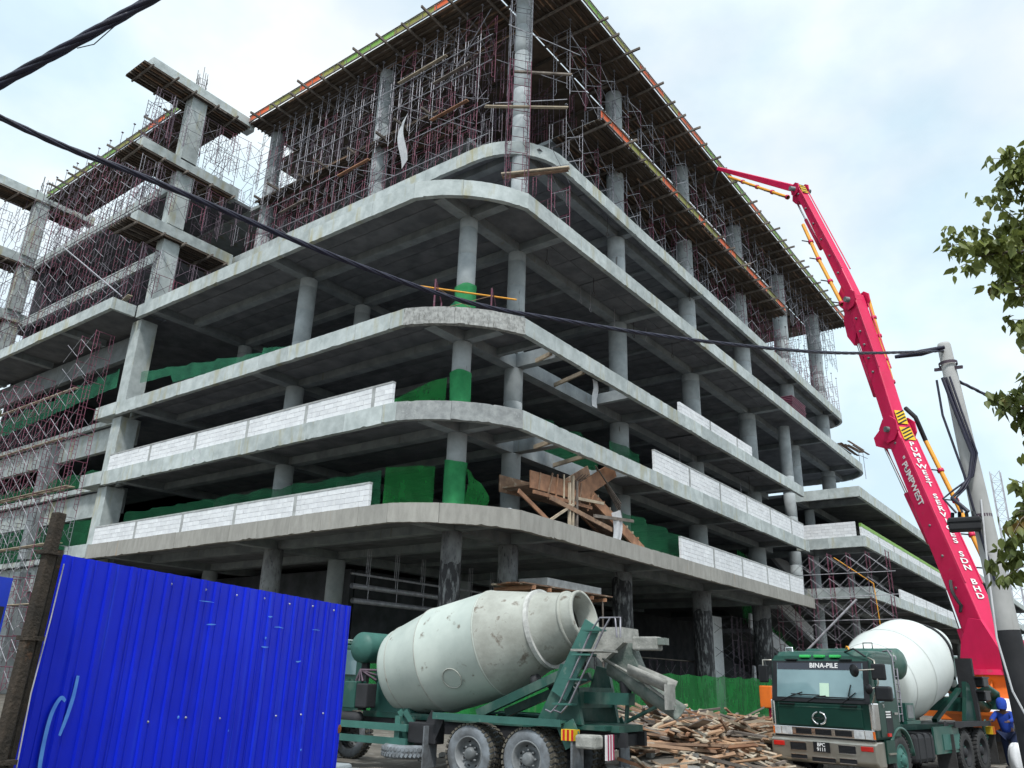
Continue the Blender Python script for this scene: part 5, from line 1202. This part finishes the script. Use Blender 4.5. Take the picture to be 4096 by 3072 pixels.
# second blue panel with white script
t3 = thing('blue_sign_panel', 'smaller blue metal panel with white script behind the rusty post', 'sign', (-20.4, -11.0, .26), R(15))
obj('panel', MB().b2((-.6, 0, .3), (.78, .03, 2.42)), 'site_sign_blue', t3); obj('panel_rib', MB().b2((-.3, -.015, .3), (-.25, 0, 2.42)), 'site_sign_blue', t3)
for p in ([(.34, 2.22), (.38, 2.26), (.43, 2.23), (.40, 2.19), (.46, 2.17), (.52, 2.2)], [(.6, 2.2), (.63, 2.25), (.66, 2.2), (.62, 2.14), (.57, 2.13)], [(.36, 2.03), (.40, 2.08), (.41, 2.02), (.37, 1.95), (.31, 1.94)], [(.33, 1.86), (.37, 1.88), (.37, 1.83), (.33, 1.78), (.39, 1.78)]):
    obj('script_stroke', MB().tube([(x, -.006, z) for x, z in p], .012, 5), 'white_paint', t3)
for s in (-.45, .65): obj('panel_leg', MB().b2((s, .04, 0), (s+.08, .1, 2.3)), 'rust_dark', t3)
tag(obj('concrete_block', MB().b2((-.35, -.3, 0), (.35, .3, .72)), 'concrete', None, (-15.45, -11.0, .005), R(18), bevel=.04), 'pale concrete kerb block standing at the end of the blue hoarding', 'concrete block')

# ---------------------------------------------------------------- utility pole
PP = Vector((-9.45, -18.63, 0))
t = thing('utility_pole', 'grey concrete utility pole with black band and looping cables', 'pole', PP)
lean = Vector((-.02, .31, 7.25))
obj('pole_shaft', MB().lathe([(2.72, .158), (5, .132), (7.2, .1), (7.24, .09), (7.25, 0)], (0, 0, 0), lean, 24), 'pole_concrete', t)
obj('black_band', MB().lathe([(0, .19), (2.72, .161)], (0, 0, 0), lean, 24), 'black_matte', t)
LD = lean.normalized()
for s in (6.85, 4.35, 3.3): obj('steel_band', MB().lathe([(s, .14), (s+.05, .14)], (0, 0, 0), lean, 20), 'pipe_dark', t)
obj('bracket', MB().bar(LD*6.75+Vector((-.1, -.2, 0)), LD*6.85+Vector((.1, .22, 0)), .03, .05), 'pipe_dark', t)
for k in range(3):
    o_ = (.13+.02*(k % 2), -.02-.03*k)
    obj('drop_cable', MB().tube([LD*6.6+Vector((-.16, .1-.05*k, 0)), LD*6.0+Vector((-.2, .02-.04*k, 0)), LD*5.3+Vector((-.2, -.08-.03*k, 0)), LD*4.95+Vector((-.22, .02-.02*k, 0)), LD*4.75+Vector((-.32, .16+.05*k-.1*(k%2), 0)), LD*4.62+Vector((-.38, .3+.06*k*(-1)**k, 0)), LD*4.38+Vector((-.42, .12+.08*k, 0))], .016 if k else .03, 6), 'cable', t)
obj('drop_cable', MB().tube([LD*6.6+Vector((-.1, .2, 0)), LD*6.0+Vector((-.12, .22, 0)), LD*5.0+Vector((-.15, .1, 0)), LD*4.0+Vector((-.17, .05, 0)), LD*3.4+Vector((-.17, 0, 0))], .018, 6), 'cable', t)
jb = thing('junction_box', 'black cable junction box hanging beside the utility pole', 'junction box', PP+Vector((-.32, .40, 4.22)), R(10))
obj('box_body', MB().b2((-.13, -.21, -.10), (.13, .21, .09)), 'black_matte', jb, bevel=.02); obj('box_lid', MB().b2((-.145, -.225, .02), (.145, .225, .05)), 'black', jb)
for k in range(4): obj('gland', MB().tube([(rr(-.08, .08), -.15+k*.1, .08), (rr(-.06, .06), -.14+k*.09, .18)], .025, 6), 'black', jb)
obj('hanger', MB().bar((.1, -.25, .15), (.45, -.35, .2), .04, .04), 'pipe_dark', jb)
def twisted(label, pts, r, strands=3, pitch=.5, extra=None):
    P_ = [Vector(p) for p in pts]
    # resample with Catmull-Rom
    out = []
    for k in range(len(P_)-1):
        p0, p1, p2, p3 = P_[max(k-1, 0)], P_[k], P_[k+1], P_[min(k+2, len(P_)-1)]
        n = max(6, int((p2-p1).length/.09))
        for j in range(n):
            u = j/n; out.append(.5*((2*p1)+(p2-p0)*u+(2*p0-5*p1+4*p2-p3)*u*u+(3*p1-p0-3*p2+p3)*u**3))
    out.append(P_[-1]); c = thing('overhead_cable', label, 'cable', out[len(out)//2]); B = out[len(out)//2]
    for s in range(strands):
        pts2 = []; L_ = 0
        for k, p in enumerate(out):
            if k: L_ += (p-out[k-1]).length
            d = (out[min(k+1, len(out)-1)]-out[max(k-1, 0)]).normalized(); a = Vector((0, 0, 1)).cross(d).normalized(); b = d.cross(a)
            th = L_/pitch*2*math.pi+s*2*math.pi/strands; pts2.append(p-B+(a*math.cos(th)+b*math.sin(th))*r*.62)
        obj('strand', MB().tube(pts2, r*.62, 8), 'cable', c)
    return c
def pol(az, el, d): return CAM+Vector((d*math.cos(R(az)), d*math.sin(R(az)), d*math.tan(R(el))))
# the long service cable: from the pole to a support behind the hoarding
P0 = pol(6.9, 20.62, 13.95); L0 = pol(75.15, 31.2, 5.6)
def onplane(az, el):
    d2 = (L0-P0).to_2d(); n_ = Vector((-d2.y, d2.x)); r_ = Vector((math.cos(R(az)), math.sin(R(az)))); dd_ = (P0.to_2d()-CAM.to_2d()).dot(n_)/r_.dot(n_); return pol(az, el, dd_)
mids = [onplane(a, e_) for a, e_ in ((7.47, 20.65), (13.86, 21.41), (23.38, 23.1), (33.97, 24.86), (41.33, 25.94), (50.89, 27.96), (65.23, 30.45))]
ext = L0+(L0-mids[-1]).normalized()*2.5+Vector((0, 0, .25))
twisted('long twisted black service cable sagging from the utility pole across the facade', [P0]+mids+[L0, ext], .019, 4, .8)
obj_ = thing('cable_joint', 'black sleeve joint on the long cable where it nears the utility pole', 'cable joint', pol(8.3, 20.75, 13.8)); obj('sleeve', MB().tube([(0, -.35, 0), (0, .0, -.02), (.02, .4, .0)], [.03, .055, .03], 10), 'cable', obj_)
Q0 = pol(75.7, 33.0, 5.4); Q1 = pol(72.15, 36.81, 5.05); Q2 = pol(68.1, 40.72, 4.8)
twisted('thick twisted blue-black cable crossing the sky above the fins', [Q0+(Q0-Q1)*1.5, Q0, Q1, Q2, Q2+(Q2-Q1)*1.5], .027, 4, .9)
obj_ = thing('loose_wire', 'thin loose wire hanging under the thick overhead cable', 'wire', Q1); obj('wire', MB().tube([Q1-Q1+Vector((.02, 0, -.03)), (Q2-Q1)*.3+Vector((0, 0, -.12)), (Q2-Q1)*.62+Vector((0, 0, -.04))], .004, 4), 'cable', obj_)
twisted('twisted black cable dropping from the utility pole into the tree', [PP+LD*6.55+Vector((0, -.1, 0)), PP+Vector((.1, -.35, 6.05)), PP+Vector((.3, -.9, 5.1)), PP+Vector((.6, -1.5, 4.3)), PP+Vector((1.5, -3.4, 3.6))], .022, 3, .4)
t = thing('hanging_rope', 'thin white rope hanging from the utility pole past the worker', 'rope', PP)
obj('rope', MB().tube([LD*4.6+Vector((-.15, -.05, 0)), LD*3.5+Vector((-.22, .06, 0)), Vector((-.25, .24, 2.6)), Vector((-.25, .16, 1.9)), Vector((-.25, -.05, 1.3)), Vector((-.2, -.22, .75)), Vector((-.1, -.5, .02))], .014, 6), 'cloth_white', t)

# ---------------------------------------------------------------- trees
def leaf_mesh(s=1.0):
    mb = MB(); mb.v = [(0, 0, 0), (.032*s, -.012*s, -.03*s), (.036*s, -.006*s, -.065*s), (.018*s, .004*s, -.10*s), (0, .012*s, -.135*s), (-.018*s, .004*s, -.10*s), (-.036*s, -.006*s, -.065*s), (-.032*s, -.012*s, -.03*s), (0, .010*s, -.06*s)]
    mb.f = [(0, 1, 8), (1, 2, 8), (2, 3, 8), (3, 4, 8), (4, 5, 8), (5, 6, 8), (6, 7, 8), (7, 0, 8)]; mb.sm = [True]*8; return mb
def tree(label, base, h, limbs, nleaf, spread, seed, nobj=150, lsize=1.0, trunk_r=.11):
    rnd = random.Random(seed); t = thing('broadleaf_tree', label, 'tree', base)
    obj('trunk', MB().tube([(0, 0, 0), (.05, .03, h*.35), (-.04, .05, h*.7), (0, 0, h)], [trunk_r, trunk_r*.8, trunk_r*.55, trunk_r*.2], 10), 'bark', t)
    tips = []
    for (z, az, l_, dz) in limbs:
        a = R(az); p = [Vector((0, 0, z))]; d = Vector((math.cos(a), math.sin(a), dz))
        for k in range(1, 6): p.append(Vector((0, 0, z))+d*(l_*k/5)+Vector((rnd.uniform(-.06, .06), rnd.uniform(-.06, .06), -.03*k*k*.2)))
        obj('limb', MB().tube(p, [trunk_r*.4*(1-.16*k) for k in range(6)], 6), 'bark', t)
        mb = MB()
        for k in range(13):
            q = p[rnd.randint(2, 5)]; e_ = q+Vector((rnd.uniform(-1, 1), rnd.uniform(-1, 1), rnd.uniform(-.7, .7)))*spread
            mb.tube([q, (q+e_)/2+Vector((0, 0, .04)), e_], [.008, .006, .003], 4); tips += [(q, e_)]
        stuff(obj('twigs', mb, 'bark', t))
    lm = [leaf_mesh(s*lsize).mesh('leaf', 'leaf') for s in (.8, 1.0, 1.25)]; base_mb = leaf_mesh(lsize); big = MB(); k = 0
    while k < nleaf:
        q, e_ = rnd.choice(tips); u = rnd.uniform(.25, 1.08); p = q+(e_-q)*u+Vector((rnd.gauss(0, .05), rnd.gauss(0, .05), rnd.gauss(0, .04)))
        rt = (rnd.gauss(.35, .45), rnd.gauss(0, .35), rnd.uniform(0, 6.28))
        if k < nobj: place('leaf', rnd.choice(lm), t, p, rot=rt)
        else:
            from mathutils import Euler
            T = Matrix.Translation(p) @ Euler(rt).to_matrix().to_4x4() @ Matrix.Diagonal((*(rnd.uniform(.75, 1.3),)*3, 1)); i = len(big.v)
            big.v += [tuple(T @ Vector(v)) for v in base_mb.v]; big.f += [tuple(i+j for j in f_) for f_ in base_mb.f]; big.sm += base_mb.sm
        k += 1
    stuff(obj('crown', big, 'leaf', t)); return t
tree('leafy tree with large drooping heart-shaped leaves beside the utility pole', (-13.1, -20.98, .1), 9.0,
     [(6.0, 88, 1.45, .3), (6.2, 97, 1.75, .4), (6.5, 75, 1.4, .5), (7.0, 95, 1.15, .6), (7.3, 85, 1.0, .7), (5.7, 80, 1.3, .2), (4.3, 92, 1.6, .4), (4.5, 75, 1.5, .35), (4.1, 85, 1.7, .5), (3.5, 85, 1.6, .25), (3.3, 95, 1.55, .2), (3.0, 80, 1.7, .25), (2.7, 90, 1.7, .3), (5.1, 100, 1.3, .2), (4.7, 85, 1.4, .4), (2.7, 70, 1.5, .35), (3.2, 70, 1.6, .4), (3.9, 65, 1.5, .3), (6.8, 70, 1.2, .5), (2.5, 82, 1.6, .45), (2.3, 72, 1.5, .6), (3.6, 78, 1.6, .1), (3.9, 88, 1.45, .15), (4.4, 80, 1.5, .15), (2.9, 95, 1.7, .5), (7.6, 90, 1.1, .3), (6.6, 90, 1.3, .1)], 9500, .46, 5, 290, .95)
tree('small leafy tree poking in beside the lower left scaffold', (-19.95, -8.55, .1), 5.7, [(4.9, -75, .4, .3), (5.1, -20, .3, .5), (5.3, -100, .35, .2), (4.8, 0, .35, .6), (5.2, 100, .4, .3), (5.0, 170, .5, .3)], 190, .2, 9, 120, .7, .05)

# ---------------------------------------------------------------- crane mast far away
cb = Vector((170, -2.1, 0)); t = thing('crane_mast', 'distant pale lattice tower crane mast beyond the utility pole', 'crane', cb)
for (x, y) in ((-.9, -.9), (.9, -.9), (.9, .9), (-.9, .9)): obj('mast_leg', MB().b2((x-.09, y-.09, 0), (x+.09, y+.09, 46)), 'pipe_white', t)
mb = MB()
for k in range(23):
    z = k*2.0; s = 1 if k % 2 else -1
    for (p, q) in (((-.9*s, -.9), (.9*s, -.9)), ((-.9, -.9*s), (-.9, .9*s)), ((.9, .9*s), (.9, -.9*s)), ((.9*s, .9), (-.9*s, .9))): mb.bar((*p, z), (*q, z+2), .07, .07); mb.bar((*p, z), (*q, z), .06, .06)
stuff(obj('lattice', mb, 'pipe_white', t))

# ---------------------------------------------------------------- debris heap
heap = MB()
def hgt(x, y):
    a = max(0, 1-((x+1.6)/8.2)**2)*max(0, 1-((y+10.0)/4.0)**2); b = max(0, 1-((x-8)/8)**2)*max(0, 1-((y+5.0)/3.6)**2)
    return .72*min(1, 1.6*a)+.6*b+.06*math.sin(x*2.3)*math.sin(y*1.9)*(a+b)
heap.grid(lambda u, v: (-11+u*30, -15+v*15, hgt(-11+u*30, -15+v*15)-.03+(.03 if hgt(-11+u*30, -15+v*15) > .02 else 0)), 60, 34)
tag(obj('dirt_mound', heap, 'dirt'), None, None, kind='structure')
rub = MB(); rn = random.Random(3)
for k in range(1500):
    x = rn.uniform(-9, 17); y = rn.uniform(-13.5, -1.6); h = hgt(x, y)
    if h < .06: continue
    s = rn.choice((.04, .06, .08, .12, .18)) * (1.6 if x > 5 and rn.random() < .3 else 1)
    m = Matrix.Rotation(rn.uniform(0, 6), 3, 'Z') @ Matrix.Rotation(rn.uniform(-.6, .6), 3, 'X'); rub.box((x, y, h+s*.2), (s*rn.uniform(1, 2), s*rn.uniform(.8, 1.4), s*rn.uniform(.4, .9)), m)
tag(stuff(obj('rubble', rub, 'rubble')), 'grey broken concrete rubble strewn over the dirt mound', 'rubble')
gv = MB()
for k in range(900):
    a = rn.uniform(0, 6.28); r_ = 1.7*rn.random()**.6; x = 6.2+r_*1.5*math.cos(a); y = -5.2+r_*math.sin(a); s = rn.uniform(.03, .09)
    gv.box((x, y, hgt(x, y)+max(0, .75*(1-r_/1.7))), (s*1.4, s, s), Matrix.Rotation(rn.uniform(0, 6), 3, 'Z') @ Matrix.Rotation(rn.uniform(-1, 1), 3, 'X'))
tag(stuff(obj('gravel_heap', gv, 'rubble')), 'small heap of pale grey gravel behind the scrap planks', 'gravel')
pm = {}
for l_ in (.7, 1.1, 1.6, 2.2, 3.0):
    for m in ('timber_brown', 'timber_orange', 'timber_pale', 'timber_grey'):
        for (w, h) in ((.10, .05), (.20, .03), (.06, .06)): pm[(l_, m, w)] = MB().box((0, 0, 0), (l_, w, h)).mesh('scrap_plank', m)
keys = list(pm); desc = {'timber_brown': 'weathered brown', 'timber_orange': 'reddish orange', 'timber_pale': 'pale bleached', 'timber_grey': 'grey old'}
ln = {.7: 'stubby', 1.1: 'short', 1.6: 'medium', 2.2: 'long', 3.0: 'very long'}; wd = {.10: 'batten', .20: 'board', .06: 'stick'}
cnt = 0
while cnt < 290:
    if rn.random() < .8: x = rn.gauss(-4.6, 2.4); y = -11.0+rn.gauss(0, 1.3)
    else: x = rn.uniform(0, 13); y = -6.5+rn.gauss(0, 1.6)
    h = hgt(x, y)
    if h < .08 or x > 14 or (x < -7.6 and y > -12.2) or x < -8.6 or (x > -5.6 and y < -13.6): continue
    k = rn.choice(keys); z = h+rn.uniform(0.02, .28)
    o = place('scrap_plank', pm[k], None, (x, y, z), rot=(rn.gauss(0, .25), rn.gauss(.06, .14), rn.gauss(-.55, .75)))
    if y > -7.5: where = 'near the gravel heap' if x > 3 else 'on the far slope of the timber heap'
    elif x < -6.2: where = 'under the lowered mixer chute'
    elif y < -12.2: where = 'at the heap foot beside the chrome bumper'
    elif x < -4: where = 'on the heap behind the rear mudflaps'
    elif x < -1.5: where = 'on the crest of the timber heap'
    else: where = 'on the heap beside the orange outrigger'
    lie = 'poking upwards' if abs(o.rotation_euler.y) > .22 else ('lying tilted' if abs(o.rotation_euler.x) > .25 else 'lying flat')
    tag(o, '%s %s %s %s %s' % (ln[k[0]], desc[k[1]], wd[k[2]], lie, where), 'plank', 'scrap timber between the mixers'); cnt += 1
extra = MB()
for k in range(700):
    x = rn.gauss(-4.0, 2.8); y = -11.0+rn.gauss(0, 1.5); h = hgt(x, y)
    if h < .05 or (x < -7.6 and y > -12.2) or x < -8.8 or (x > -5.6 and y < -13.6): continue
    extra.box((x, y, h+rn.uniform(0, .16)), (rn.choice((.3, .5, .8, 1.2, 1.8)), rn.choice((.05, .08, .14)), .035), Matrix.Rotation(rn.gauss(-.5, .9), 3, 'Z') @ Matrix.Rotation(rn.gauss(0, .2), 3, 'Y') @ Matrix.Rotation(rn.gauss(0, .3), 3, 'X'))
tag(stuff(obj('timber_scraps', extra, 'timber_scrap')), 'countless small timber offcuts littering the heap between the mixers', 'timber scraps')
for k, (x, y, a, l_) in enumerate(((9.5, -3.2, .5, 1.6), (11.6, -3.9, -.4, 1.3), (13.4, -3.1, .8, 1.0))):
    tag(obj('broken_slab', MB().box((0, 0, .2), (l_, .7, .22), Matrix.Rotation(.25, 3, 'Y')), 'concrete_edge', None, (x, y, hgt(x, y)+.05), a, bevel=.02), 'broken pale concrete slab piece %s' % ('next to the gravel heap', 'lying between the gravel and the outrigger', 'beside the red outrigger leg')[k], 'rubble')

# ---------------------------------------------------------------- worker, sacks, bucket
def skin(name, verts, edges, radii, m, parent, sub=2, root=0):
    me = bpy.data.meshes.new(name); me.from_pydata(verts, edges, []); o = bpy.data.objects.new(name, me); COL.objects.link(o)
    md = o.modifiers.new('s', 'SKIN'); md.use_smooth_shade = True
    lay = me.skin_vertices[0] if me.skin_vertices else None
    for k, r_ in enumerate(radii): lay.data[k].radius = (r_ if isinstance(r_, tuple) else (r_, r_)); lay.data[k].use_root = (k == root)
    sb = o.modifiers.new('u', 'SUBSURF'); sb.levels = sub; sb.render_levels = sub
    bpy.context.view_layer.update()
    me2 = bpy.data.meshes.new_from_object(o.evaluated_get(bpy.context.evaluated_depsgraph_get())); bpy.data.objects.remove(o)
    me2.materials.clear(); me2.materials.append(MATS[m]); me2.name = name
    for p in me2.polygons: p.use_smooth = True
    return place(name, me2, parent)
wk = thing('person', 'person in blue long-sleeved top and blue hood leaning on the mixer chute', 'person', (2.95, -16.78, 0), R(172))
# local x forward (towards the truck), y left, z up
V = [(0, 0, .92), (.03, 0, 1.12), (.08, 0, 1.34), (.12, 0, 1.45), (.15, 0, 1.52), (.17, 0, 1.62),
     (.10, .19, 1.38), (.28, .25, 1.24), (.52, .2, 1.20), (.60, .19, 1.20), (.10, -.19, 1.38), (.30, -.25, 1.22), (.55, -.18, 1.22), (.63, -.17, 1.22),
     (0, .1, .86), (.05, .11, .48), (-.02, .12, .08), (.10, .13, .04), (0, -.1, .86), (-.06, -.11, .48), (-.16, -.12, .08), (-.04, -.13, .04)]
Ed = [(0, 1), (1, 2), (2, 3), (3, 4), (4, 5), (2, 6), (6, 7), (7, 8), (8, 9), (2, 10), (10, 11), (11, 12), (12, 13), (0, 14), (14, 15), (15, 16), (16, 17), (0, 18), (18, 19), (19, 20), (20, 21)]
Rd = [.14, .135, .15, .06, .06, .09, .06, .045, .033, .03, .06, .045, .033, .03, .09, .06, .045, .04, .09, .06, .045, .04]
body = skin('body', V, Ed, Rd, 'skin', wk)
for sgn, wv in ((1, V[9]), (-1, V[13])):
    w0 = Vector(wv)
    for k in range(4): f0 = w0+Vector((.05, (k-1.5)*.02, 0)); obj('finger', MB().tube([f0, f0+Vector((.04, 0, -.005)), f0+Vector((.065, 0, -.03))], [.009, .008, .006], 6, True), 'skin', body)
    obj('thumb', MB().tube([w0+Vector((.01, -sgn*.03, 0)), w0+Vector((.04, -sgn*.055, -.01)), w0+Vector((.06, -sgn*.05, -.025))], [.01, .009, .007], 6, True), 'skin', body)
obj('nose', MB().lathe([(0, .02), (.03, .008), (.032, 0)], (.255, 0, 1.63), (1, 0, -.2), 8), 'skin', body)
sv_ = [V[k] for k in (0, 1, 2, 6, 7, 8, 10, 11, 12)]; skin('shirt', [(0, 0, .86)]+[V[1], V[2], V[6], V[7], V[8], V[10], V[11], V[12], (.115, 0, 1.46)], [(0, 1), (1, 2), (2, 3), (3, 4), (4, 5), (2, 6), (6, 7), (7, 8), (2, 9)], [.17, .165, .175, .08, .065, .05, .08, .065, .05, .09], 'cloth_blue', wk)
skin('trousers', [(0, 0, .95)]+[V[14], V[15], V[16], V[18], V[19], V[20]], [(0, 1), (1, 2), (2, 3), (0, 4), (4, 5), (5, 6)], [.165, .11, .08, .065, .11, .08, .065], 'cloth_jeans', wk)
obj('hood', MB().lathe([(-.17, .10), (-.1, .125), (0, .13), (.08, .115), (.13, .07), (.145, 0)], (.145, 0, 1.64), (-.25, 0, 1), 16), 'cloth_blue', wk)
obj('pouch', MB().box((-.17, -.05, .95), (.12, .2, .14)), 'black_matte', wk, bevel=.03)
for s in (17, 21): obj('boot', MB().box((V[s][0]-.03, V[s][1], .05), (.27, .1, .1)), 'black_matte', wk, bevel=.03)
def sack(label, loc, sx, sy, sz, rz=0, m='cloth_white'):
    ph = rr(0, 6)
    def fn(u, v):
        a = u*2*math.pi; b = v*math.pi; r_ = math.sin(b)**.6*(1+.07*math.sin(a*5+ph+v*5)+.05*math.sin(a*9)); return (sx*r_*math.cos(a), sy*r_*math.sin(a), sz*(1-math.cos(b))*.5*(1+.06*math.sin(a*3+ph)))
    tag(obj('sack', MB().grid(fn, 26, 14), m, None, loc, rz), label, 'sack')
sack('big white tarpaulin bundle piled behind the mixer by the worker', (6.4, -16.25, .75), .95, .7, .95)
O_ = thing('pallet_stand', 'low timber stand under the white tarpaulin bundle', 'stand', (6.4, -16.25, 0)); 
for x in (-.7, 0, .7): obj('stand_leg', MB().b2((x-.08, -.5, 0), (x+.08, .5, .68)), 'timber_grey', O_)
obj('stand_top', MB().b2((-.9, -.65, .68), (.9, .65, .76)), 'timber_grey', O_)
sack('white woven sack standing behind the worker', (3.6, -17.3, 0), .26, .24, .95)
sack('white woven sack leaning against the mixer rear wheel', (1.75, -17.05, 0), .2, .2, .7)
tag(obj('bucket', MB().lathe([(0, 0), (0, .13), (.3, .17), (.31, .18), (.31, .165), (.02, .12)], (0, 0, 0), (0, 0, 1), 20), 'hazard_yellow', None, (.2, -17.55, .005)), 'yellow bucket on the ground near the worker', 'bucket')
